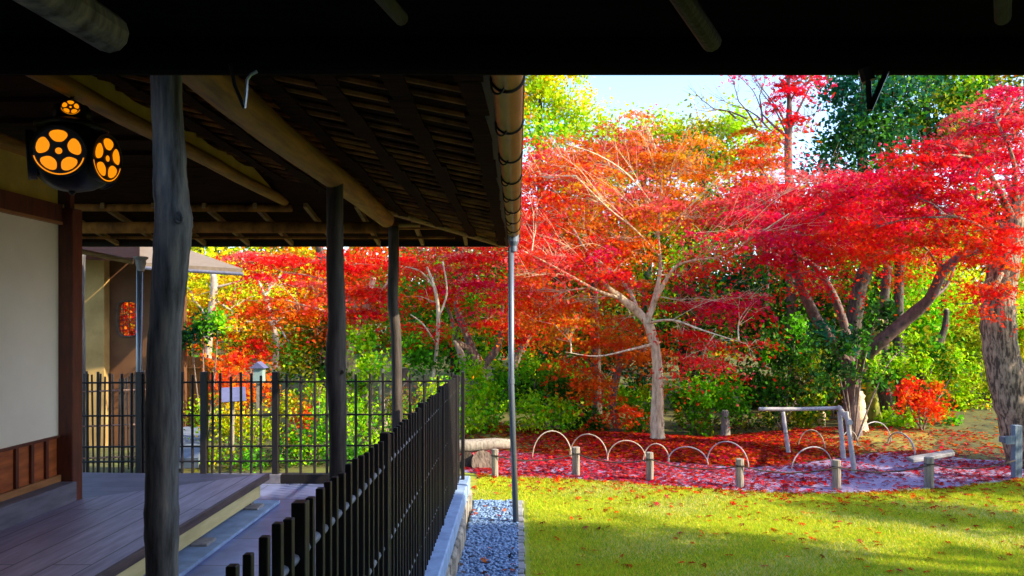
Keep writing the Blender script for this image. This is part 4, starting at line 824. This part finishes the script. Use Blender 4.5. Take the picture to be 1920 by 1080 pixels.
bg_tree('dark green tree behind the red foliage next to the down pipe', 1040, 17, 14, [(1030,420,90,60,17.5,'RUST OLV MGRN'),(1010,530,90,60,17,'DGRN MGRN OLV'),(1080,600,90,60,16.5,'DGRN OLV MGRN'),(980,640,90,50,16.2,'MGRN DGRN'),(1120,520,90,60,17.2,'OLV RUST DGRN'),(1080,340,100,60,18,'RUST GOLD OLV'),(1120,660,80,50,16,'DGRN MGRN')], size=.11)
bg_tree('tangled green tree behind the V limbed maple', 860, 16.5, 13, [(850,560,80,50,16,'MGRN GRN OLV'),(900,630,60,40,15.4,'GRN YGRN MGRN'),(780,580,70,50,16,'MGRN OLV'),(850,480,90,50,17,'OLV MGRN RUST'),(760,500,80,50,17,'OLV RUST MGRN'),(820,650,80,40,15.5,'GRN MGRN DGRN'),(930,500,60,60,17,'OLV DGRN')], size=.11)
bg_tree('gold and orange thicket tree seen through the veranda', 600, 17.5, 12, [(600,540,90,50,17.5,'ORG YEL OLV'),(680,560,80,50,17.5,'OLV ORG RUST'),(520,560,80,50,17.5,'YEL ORG LIME'),(620,620,90,40,17,'OLV MGRN ORG'),(560,500,100,40,18,'ORG RUST YEL'),(440,520,90,50,18.5,'YEL LIME GOLD'),(350,520,70,60,18.5,'YEL LIME'),(680,500,80,50,18,'RUST ORG OLV')], size=.12)
bg_tree('far golden tree low behind the outbuilding window', 300, 19, 12, [(240,600,80,60,19,'FIRE RED ORG'),(330,600,80,60,19,'ORG YEL GOLD'),(160,600,80,60,19,'FIRE GRN'),(250,690,120,50,19,'LIME YEL')], size=.12)
# wide far belt of woodland so that no open horizon shows
def belt():
    out = []; hubs = []
    bl = []
    for k in range(46):
        px = -300+k*58; hgt = 330 if px < 2200 else 250
        for j in range(5): bl.append((px+random.uniform(-20,20), 760-j*82-random.uniform(0,30), 60, 62, 27+random.uniform(-1.5,1.5), random.choice(['MGRN OLV','DGRN OLV','OLV GOLD','YGRN OLV','DGRN MGRN RUST']), .9))
    blob_leaves(bl, .26, 1.7, False, False, out, hubs, .7)
    off = 0; Fs = []
    for V,Fq,CC in out: Fs.append(Fq+off); off += len(V)
    o = link_mesh('far_woodland', np_mesh('far_woodland', np.vstack([q[0] for q in out]), np.vstack(Fs), np.vstack([q[2] for q in out])), M['leaf'])
    tag(o, 'mixed green and golden wood closing the garden far behind', 'woodland', kind='stuff')
belt()
for X_, Y_, top_, R_, lab in ((8.1,3.1,5.6,.7,'unseen tall narrow evergreen added by the house wing to dapple its shade'),(8.0,4.1,5.0,.75,'unseen tree added at the house wing corner to break up its shadow edge'),(8.5,5.5,3.5,.9,'unseen rounded dark evergreen placed right of the lawn to shade it'),  # unseen trees put in to shade and dapple the lawn and path
        (8.6,7.2,3.3,.95,'unseen dense evergreen placed to shade the path, nearest the sign post'),(8.9,8.9,3.0,.95,'unseen dense evergreen placed to shade the path, behind the huge trunk')):
    px_ = CX+X_*F/Y_; q_ = F/Y_; bl_ = []; z_ = top_-R_*.7
    while z_ > .5: bl_.append((px_+random.uniform(-.25,.25)*q_, CY+(EYE-z_)*q_, R_*q_*random.uniform(.8,1.1), R_*.75*q_, Y_, random.choice(('DGRN MGRN','MGRN DGRN OLV')), .42 if Y_ < 4.5 else 1.2)); z_ -= R_*.9
    tree('evergreen_tree', lab, 'tree', px_, Y_, [(px_,CY+(EYE-G0)*q_-2,.09*q_),(px_+.05*q_,CY,.07*q_),(px_,CY+(EYE-top_+.4)*q_,.03*q_)], [], bl_, size=.13, cov=1.9, star=False, flatness=False, bark='bark_dark', twigs=.1, spray_r=.3)
# ---- shrubs
def shrub(label, px, Y, blobs, name='garden_shrub', size=.075, cov=2.2, star=False, group=None, bark='bark', **k):
    lo = max(b[1] for b in blobs)
    b0 = on_ground(px, Y)
    gy = CY+(EYE-b0.z)*F/Y
    limbs = []
    for b in blobs[:5]: limbs.append([(px+random.uniform(-4,4), gy-2, 2.6), ((px+b[0])/2+random.uniform(-8,8), (gy+b[1])/2, 2.0), (b[0], b[1], 1.0, b[4]-Y)])
    kw = dict(size=size, cov=cov, star=star, flatness=False, bark=bark, twigs=.35, spray_r=.17, tr=.004, group=group); kw.update(k)
    return tree(name, label, 'shrub', px, Y, None, limbs, blobs, crown='foliage', tn='stem', **kw)
G = 'green shrubs under the maples'
shrub('bright lime shrub right behind the corner of the picket fence', 915, 12.2, [(905,725,50,38,12.2,'YGRN GRN LIME',1.2),(900,780,40,34,12,'YGRN LIME GRN',1.2),(950,720,40,34,12.3,'GRN MGRN',1.1),(880,690,30,24,12.3,'YGRN GRN'),(930,800,30,24,12,'RUST GRN OLV')], group=G)
shrub('dark domed shrub left of the down pipe foot with light green tips', 1030, 12.4, [(1000,710,60,34,12.6,'MGRN DGRN GRN',1.2),(1050,740,50,30,12.6,'MGRN DGRN',1.2),(1000,765,40,26,12.0,'GRN YGRN',1.2),(1050,775,44,26,12,'GRN YGRN LIME',1.2),(980,800,24,20,12,'YGRN LIME'),(1080,790,40,30,12.6,'DGRN MGRN')], group=G)
shrub('fresh green shrub left of the pale maple trunk', 1190, 12.6, [(1185,745,34,26,12.6,'GRN YGRN',1.2),(1200,785,34,30,12.6,'GRN MGRN YGRN',1.2),(1120,800,40,30,13,'DGRN MGRN'),(1080,720,40,24,13,'DGRN RUST'),(1195,705,30,20,13,'TEAL DGRN')], group=G)
shrub('wide green shrub right of the pale maple trunk', 1310, 12.4, [(1275,740,36,30,12.4,'GRN MGRN',1.1),(1330,735,50,26,12.2,'GRN YGRN GRN',1.3),(1380,755,40,24,12.2,'GRN MGRN',1.2),(1310,785,50,26,12.4,'GRN MGRN OLV',1.1),(1290,700,40,20,12.8,'DGRN MGRN'),(1340,700,50,22,12.8,'MGRN DGRN OLV')], group=G)
shrub('twiggy brown green hedge low behind the bamboo hoops', 1360, 13.0, [(1300,815,50,20,13,'OLV BRN DGRN',1),(1370,800,60,28,13,'BRN OLV DGRN',1),(1430,800,50,30,13.2,'DGRN BRN OLV',1),(1100,815,50,18,13,'DGRN BRN'),(1200,820,50,14,13.2,'DGRN OLV'),(1480,790,40,34,13.2,'OLV DGRN BRN')], group=G, size=.06)
shrub('dark glossy camellia left of the forked mauve limbs', 1470, 12.6, [(1440,660,46,40,12.8,'DGRN MGRN GRN',1.1),(1490,640,44,44,12.6,'GRN MGRN DGRN',1.1),(1460,720,50,36,12.6,'DGRN MGRN',1.1),(1520,700,46,40,12.4,'MGRN DGRN OLV',1.1),(1410,720,36,34,13,'DGRN MGRN'),(1530,760,40,30,12.6,'MGRN OLV YGRN')], group=G, size=.085)
shrub('glossy green camellia growing in front of the forked limbs', 1600, 11.3, [(1560,620,40,30,11.2,'MGRN TEAL DGRN',1.0),(1610,640,40,34,11.2,'MGRN TEAL DGRN',1.0),(1570,690,50,34,11.2,'DGRN MGRN',1.1),(1640,600,36,30,11.5,'MGRN DGRN'),(1660,690,46,34,11.4,'MGRN YGRN DGRN',1.0),(1700,640,36,34,11.8,'OLV YGRN MGRN')], group=G, size=.085, cov=1.5)
shrub('bushy green shrub right of the mossy trunks', 1730, 12.8, [(1690,690,50,30,12.8,'GRN YGRN MGRN',1.1),(1750,660,40,30,13,'MGRN OLV GRN'),(1790,690,50,34,13,'OLV MGRN YGRN',1.1),(1700,790,40,24,12.6,'GRN YGRN',1.1),(1760,800,46,22,12.6,'GRN YGRN MGRN',1.1)], group=G)
shrub('orange leaved shrub glowing low between trunks at the right', 1728, 12.3, [(1720,740,44,22,12.3,'FIRE ORG RED',1.2),(1750,760,26,20,12.2,'ORG FIRE',1.1),(1700,725,24,14,12.3,'FIRE RED')], group='orange shrubs', size=.06, star=True)
shrub('yellow green shrub mass left of the huge cracked trunk', 1830, 13.4, [(1810,740,50,40,13.4,'LIME OLV YGRN',1.1),(1850,700,50,44,13.6,'YGRN OLV LIME',1.1),(1840,650,46,40,13.8,'OLV YGRN MGRN',1.1),(1860,770,50,24,13.2,'LIME YGRN YEL'),(1810,790,40,18,13.2,'YGRN GRN')], group=G)
shrub('golden green shrub at the far right edge beyond the trunk', 1960, 13.4, [(1930,700,50,60,13.4,'LIME YEL OLV',1.1),(1950,620,50,60,13.6,'YGRN OLV'),(1920,770,50,26,13.4,'YGRN LIME')], group=G)
shrub('shadowy undergrowth between the pole frame and the pale stump', 1560, 13.6, [(1520,780,50,34,13.6,'DGRN OLV MGRN'),(1570,740,50,40,14,'DGRN BRN'),(1640,770,60,36,14,'OLV DGRN YGRN'),(1500,810,40,18,13.4,'BRN OLV'),(1660,810,60,14,13.4,'OLV GOLD BRN')], group=G)
G2 = 'shrubs seen through the veranda and the far fence'
shrub('blue green bush with dense crown in front of the white trunk', 385, 11.2, [(380,610,38,24,11.2,'TEAL DGRN MGRN',1.3),(410,600,30,18,11.1,'GRN MGRN YGRN',1.1),(360,640,26,20,11.3,'DGRN TEAL')], group=G2)
shrub('orange red maple bush right of the reed fence', 450, 11.6, [(430,680,50,24,11.8,'ORG FIRE YEL',1.1),(480,660,40,24,12,'FIRE RED ORG',1.1),(420,720,50,24,11.4,'ORG FIRE',1.1),(470,740,46,24,11.5,'ORG FIRE GOLD',1.1),(560,780,30,20,10.8,'ORG FIRE',1.2),(555,830,24,14,10.6,'ORG GOLD')], group=G2, size=.06, star=True)
shrub('dark olive bush behind the roofed lamp', 575, 12.0, [(560,640,50,26,12.2,'MGRN OLV GRN',1.1),(610,630,40,26,12.2,'OLV MGRN DGRN',1.1),(540,680,50,24,12,'OLV YGRN MGRN',1.1),(600,690,44,28,12,'MGRN DGRN OLV',1.1),(470,640,36,16,12.3,'YGRN LIME OLV')], group=G2)
shrub('light green bush between the middle and farthest log posts', 700, 11.6, [(680,640,40,26,11.8,'GRN YGRN LIME',1.2),(700,690,40,26,11.6,'YGRN GRN LIME',1.2),(790,670,40,30,12,'MGRN GRN',1.1),(760,640,40,24,12,'GRN MGRN YGRN'),(680,740,36,26,11.6,'OLV YGRN GRN')], group=G2)
shrub('sunlit lime bush low behind the far fence and lamp', 430, 9.9, [(430,800,44,34,9.9,'LIME YEL OLV',1.0),(400,770,40,22,10,'YGRN OLV YEL',.9),(480,800,36,34,9.8,'LIME OLV YGRN',.9),(400,850,40,16,9.6,'YEL YGRN OLV'),(460,860,50,14,9.4,'GRN MGRN')], group=G2, size=.05)
shrub('deep green bush behind the middle of the far fence', 590, 9.9, [(570,830,40,36,9.8,'GRN MGRN YGRN',1.1),(620,790,36,36,10,'GRN YGRN MGRN',1.1),(600,730,44,24,10.4,'YGRN GRN OLV'),(530,850,34,20,9.6,'GRN DGRN'),(540,760,30,26,10.4,'OLV LIME GOLD'),(640,850,40,24,9.8,'MGRN GRN')], group=G2, size=.055)
shrub('olive bush right of the middle log post behind the fence', 730, 10.4, [(690,790,34,34,10.4,'OLV YGRN GRN',1.0),(740,760,34,30,10.6,'OLV BRN MGRN'),(780,800,36,34,10.6,'YGRN LIME OLV'),(820,740,40,30,11,'YGRN GRN LIME'),(830,800,36,30,10.6,'GRN OLV'),(720,850,50,18,10,'YGRN OLV')], group=G2, size=.055)
shrub('tall glowing yellow green thicket behind the orange shrub', 1700, 15.0, [(1680,700,60,46,15,'LIME YEL OLV',1.2),(1740,690,60,50,15.2,'YGRN LIME OLV',1.2),(1800,720,60,50,15,'LIME YGRN YEL',1.2),(1620,740,50,40,15,'OLV GOLD YGRN',1.1),(1880,740,60,46,15.3,'LIME YEL YGRN',1.2),(1690,765,60,26,14.6,'OLV LIME'),(1800,785,60,22,14.4,'YGRN OLV YEL'),(1890,800,60,16,14,'OLV GOLD YGRN')], group=G, size=.09)
shrub('olive thicket closing the gap under the dark trees behind the hoops', 1420, 15.2, [(1360,720,60,40,15.2,'MGRN OLV YGRN',1.2),(1430,740,60,44,15.2,'OLV MGRN DGRN',1.2),(1500,730,60,46,15.2,'DGRN OLV GOLD',1.2),(1560,760,50,36,15,'OLV GOLD DGRN',1.2),(1280,770,60,30,15,'MGRN YGRN OLV',1.1),(1420,790,70,24,14.8,'OLV DGRN')], group=G, size=.09)
shrub('green thicket filling the gap left of the pale maple trunk', 1110, 15.0, [(1000,700,60,40,15,'GRN YGRN OLV',1.2),(1080,710,60,44,15,'MGRN GRN OLV',1.2),(1160,740,60,40,15,'GRN MGRN YGRN',1.2),(940,750,50,40,15,'YGRN GRN',1.2),(1060,780,60,26,14.6,'GRN OLV MGRN')], group=G, size=.09)
# ---- lone trunks, stumps and stubs
def bare(name, label, px, Y, pts, m, cat='trunk', group=None):
    base = on_ground(px, Y); t = thing(name, base, label, cat, group); L = [(base.x,base.y,base.z-.05,pts[0][2]*Y/F*1.25)]
    for q in pts:
        p = P(q[0],q[1],Y+(q[3] if len(q) > 3 else 0))
        if p.z > base.z+.05: L.append((p.x,p.y,p.z,q[2]*Y/F))
    c = curve_pts(L, 5); MB().tube([p[:3] for p in c], [p[3]*random.uniform(.92,1.08) for p in c], 12, .05).build('stem', M[m], t, smooth=True)
    MB().lathe((L[-1][0],L[-1][1],L[-1][2]), [(L[-1][3]*.95,-.005),(L[-1][3]*.6,.012),(0,.015)], 10).build('cut_top', M['bark_pale'], t)
G3 = 'bare trunks under the trees'
bare('tree_stump', 'pale sunlit broken stump under the forked mauve limbs', 1606, 12.3, [(1604,790,20),(1602,760,19),(1600,735,18)], 'bark_pale', 'stump')
bare('tree_stump', 'narrow glowing stump behind the pole frame', 1540, 12.8, [(1540,810,7),(1540,780,8),(1538,765,7)], 'bark_pale', 'stump')
bare('mossy_trunk', 'yellow mossy trunk leaning right of the pale stump', 1645, 12.9, [(1636,800,12),(1634,740,10),(1640,680,9),(1650,600,7)], 'moss', group=G3)
bare('mossy_trunk', 'dark trunk standing next to the yellow mossy one', 1664, 13.1, [(1662,800,13),(1660,740,12),(1658,680,11),(1655,600,9),(1665,500,8)], 'bark_dark', group=G3)
bare('dark_trunk', 'black leaning trunk behind the crimson foliage and the right limb', 1600, 14, [(1596,700,16),(1604,580,14),(1618,520,14),(1640,460,11),(1660,400,8)], 'bark_dark', group=G3)
bare('dark_trunk', 'crooked dark branchy trunk left of the orange shrub', 1725, 13.3, [(1724,720,10),(1726,690,12),(1750,660,9),(1770,620,6),(1775,580,4)], 'bark_dark', group=G3)
bare('wooden_stub', 'short weathered post stub among the shrubs behind the hoops', 1360, 12.0, [(1360,820,8),(1360,790,8),(1359,770,7)], 'stake', 'stub')
bare('white_trunk', 'sunlit cream trunk low behind the far fence near the farthest post', 722, 11.6, [(722,820,6),(720,780,6),(716,740,5),(718,690,4)], 'bark_white', group=G3)
bare('white_trunk', 'short white lit trunk just left of the middle log post base', 655, 11.9, [(654,820,4),(650,790,6),(647,760,5)], 'bark_white', group=G3)
bare('white_trunk', 'pale trunk fragment between the red maple limbs and the fence corner', 866, 12.8, [(868,700,5),(866,670,7),(858,650,5),(852,640,3)], 'bark_white', group=G3)
bare('dark_trunk', 'grey mauve trunk behind the farthest log post', 762, 11.9, [(762,780,8),(760,730,8),(758,690,7)], 'bark_pink', group=G3)
# ================================================================ FALLEN LEAVES AND GRASS
def inpoly(x, y, poly):
    r = np.zeros(len(x), bool); n = len(poly); j = n-1
    for i in range(n):
        xi, yi = poly[i]; xj, yj = poly[j]; c = ((yi > y) != (yj > y)) & (x < (xj-xi)*(y-yi)/(yj-yi+1e-12)+xi); r ^= c; j = i
    return r
def litter(name, n, region, pal, size, label, dens=None, zf=None, tilt=.25):
    x0, x1, y0, y1 = region[0]; x = rng.uniform(x0, x1, n*4); y = rng.uniform(y0, y1, n*4)
    k = inpoly(x, y, region[1]) if region[1] else np.ones(len(x), bool)
    if dens: k &= rng.random(len(x)) < dens(x, y)
    x, y = x[k][:n], y[k][:n]; m = len(x); z = (zf(x, y) if zf else np.full(m, G0+.012))+rng.uniform(.002,.02,m)
    nr = rng.standard_normal((m,3))*tilt+np.array((0,0,1)); nr /= np.linalg.norm(nr, axis=1, keepdims=True)
    PC = np.array([C[q] for q in pal.split()]); col = PC[rng.integers(0,len(PC),m)]*rng.uniform(.2,1.0,(m,1))
    V, Fq, CC = leaves(np.stack((x,y,z),1), nr, size*rng.uniform(.7,1.3,m), col, True)
    o = link_mesh(name, np_mesh(name, V, Fq, CC), M['leaf']); tag(o, label, 'fallen leaves', kind='stuff')
poly_path = edge+far_edge[::-1]
clump = lambda x, y, s=1.0: .5+.5*np.sin(x*1.7*s+1.3*np.sin(y*2.1*s))*np.sin(y*2.3*s+1.1*np.sin(x*1.3*s)+.7)
def dpath(x, y):
    left = np.clip((3.6-x)/2.2, 0, 1); return np.clip(.15+.50*left+.40*(clump(x,y,1.6)-.4), .06, 1)
litter('path_leaves', 14000, ((-1,9,8,11.5), poly_path), 'RED ROSE CRIM PINK ROSE FIRE', .05, 'crimson fallen maple leaves strewn over the gravel path', dpath)
def bank_z(x, y):
    fx = np.array([p[0] for p in fe]); fy = np.array([p[1] for p in fe]); t_ = np.clip((y-np.interp(x, fx, fy)-.02)/2.6, 0, 1)
    return G0+.012+.10*np.sin(np.minimum(1, t_*1.6)*math.pi/2)-.12*np.maximum(0, t_-.6)/.4+.012
bank_poly = far_edge+[(x*1.02,y+2.5) for x,y in far_edge[::-1]]
litter('bank_leaves', 26000, ((-1,10,9.3,14.5), bank_poly), 'RED CRIM PINK FIRE RUST ORG', .055, 'thick carpet of red fallen leaves on the mossy bank behind the hoops', lambda x,y: np.clip(1.25-np.abs(x-2.4)/2.6, .10, 1), bank_z)
fxe = np.array([p[0] for p in edge]); fye = np.array([p[1] for p in edge])
litter('mound_leaves', 5000, ((4.5,14,10.2,16), None), 'RED FIRE RUST ORG GOLD', .055, 'orange and red leaves scattered over the mossy mound at the right', lambda x,y: np.clip(.25+.5*(clump(x,y,2)-.3),.03,1), lambda x,y: np.array([gz(a,b) for a,b in zip(x,y)]))
litter('strip_leaves', 46, ((-.44,.0,3.6,7.7), None), 'RUST BRN RED ORG', .05, 'few stray brown and red leaves lying on the pebbles', None, lambda x,y: np.full(len(x), G0+.032))
lawn_poly = [(.1,4.2),(.1,7.8),(-.44,7.8)]+edge+[(10,4.2)]
def dlawn(x, y):
    d = np.interp(x, fxe, fye)-y; return np.clip(.95*np.exp(-d/.22)+.16*np.exp(-d/.9)*(.3+clump(x,y,2))+.014, 0, 1)
litter('lawn_leaves', 5200, ((-.5,8,4.2,9.3), lawn_poly), 'RED CRIM RED RUST FIRE', .055, 'red fallen leaves scattered over the near lawn, thickest along its far edge', dlawn)
def grass(n, region, poly):
    x0,x1,y0,y1 = region; u = rng.random(n*2); y = y0*(y1/y0)**u; x = rng.uniform(x0,x1,n*2); k = inpoly(x,y,poly)&(x < y*.72+.3); x, y = x[k][:n], y[k][:n]; m = len(x)
    h = rng.uniform(.012,.036,m)*(.7+.6*clump(x,y,2.5)); a = rng.uniform(0,6.28,m); w = .0022+.0007*y/4
    lean = rng.standard_normal((m,2))*.55
    b = np.stack((x,y,np.full(m,G0+.003)),1); d = np.stack((np.cos(a)*w,np.sin(a)*w,np.zeros(m)),1); tp = b+np.stack((lean[:,0]*h,lean[:,1]*h,h),1)
    V = np.stack((b-d,b+d,tp),1).reshape(-1,3); Fq = np.arange(len(V)).reshape(-1,3)
    PC = np.array([(.44,.66,.02),(.58,.68,.03),(.72,.62,.05),(.28,.48,.02),(.72,.68,.26)]); p = clump(x,y,1.3)
    ci = np.clip((p*2.2+rng.random(m)*2.8).astype(int),0,4); col = PC[ci]*rng.uniform(.8,1.2,(m,1))
    o = link_mesh('grass', np_mesh('grass', V, Fq, np.repeat(col,3,axis=0)), M['leaf']); tag(o, 'short yellowing green turf of the lawn', 'grass', kind='stuff')
grass(300000, (-.46,8.5,3.6,9.6), lawn_poly)
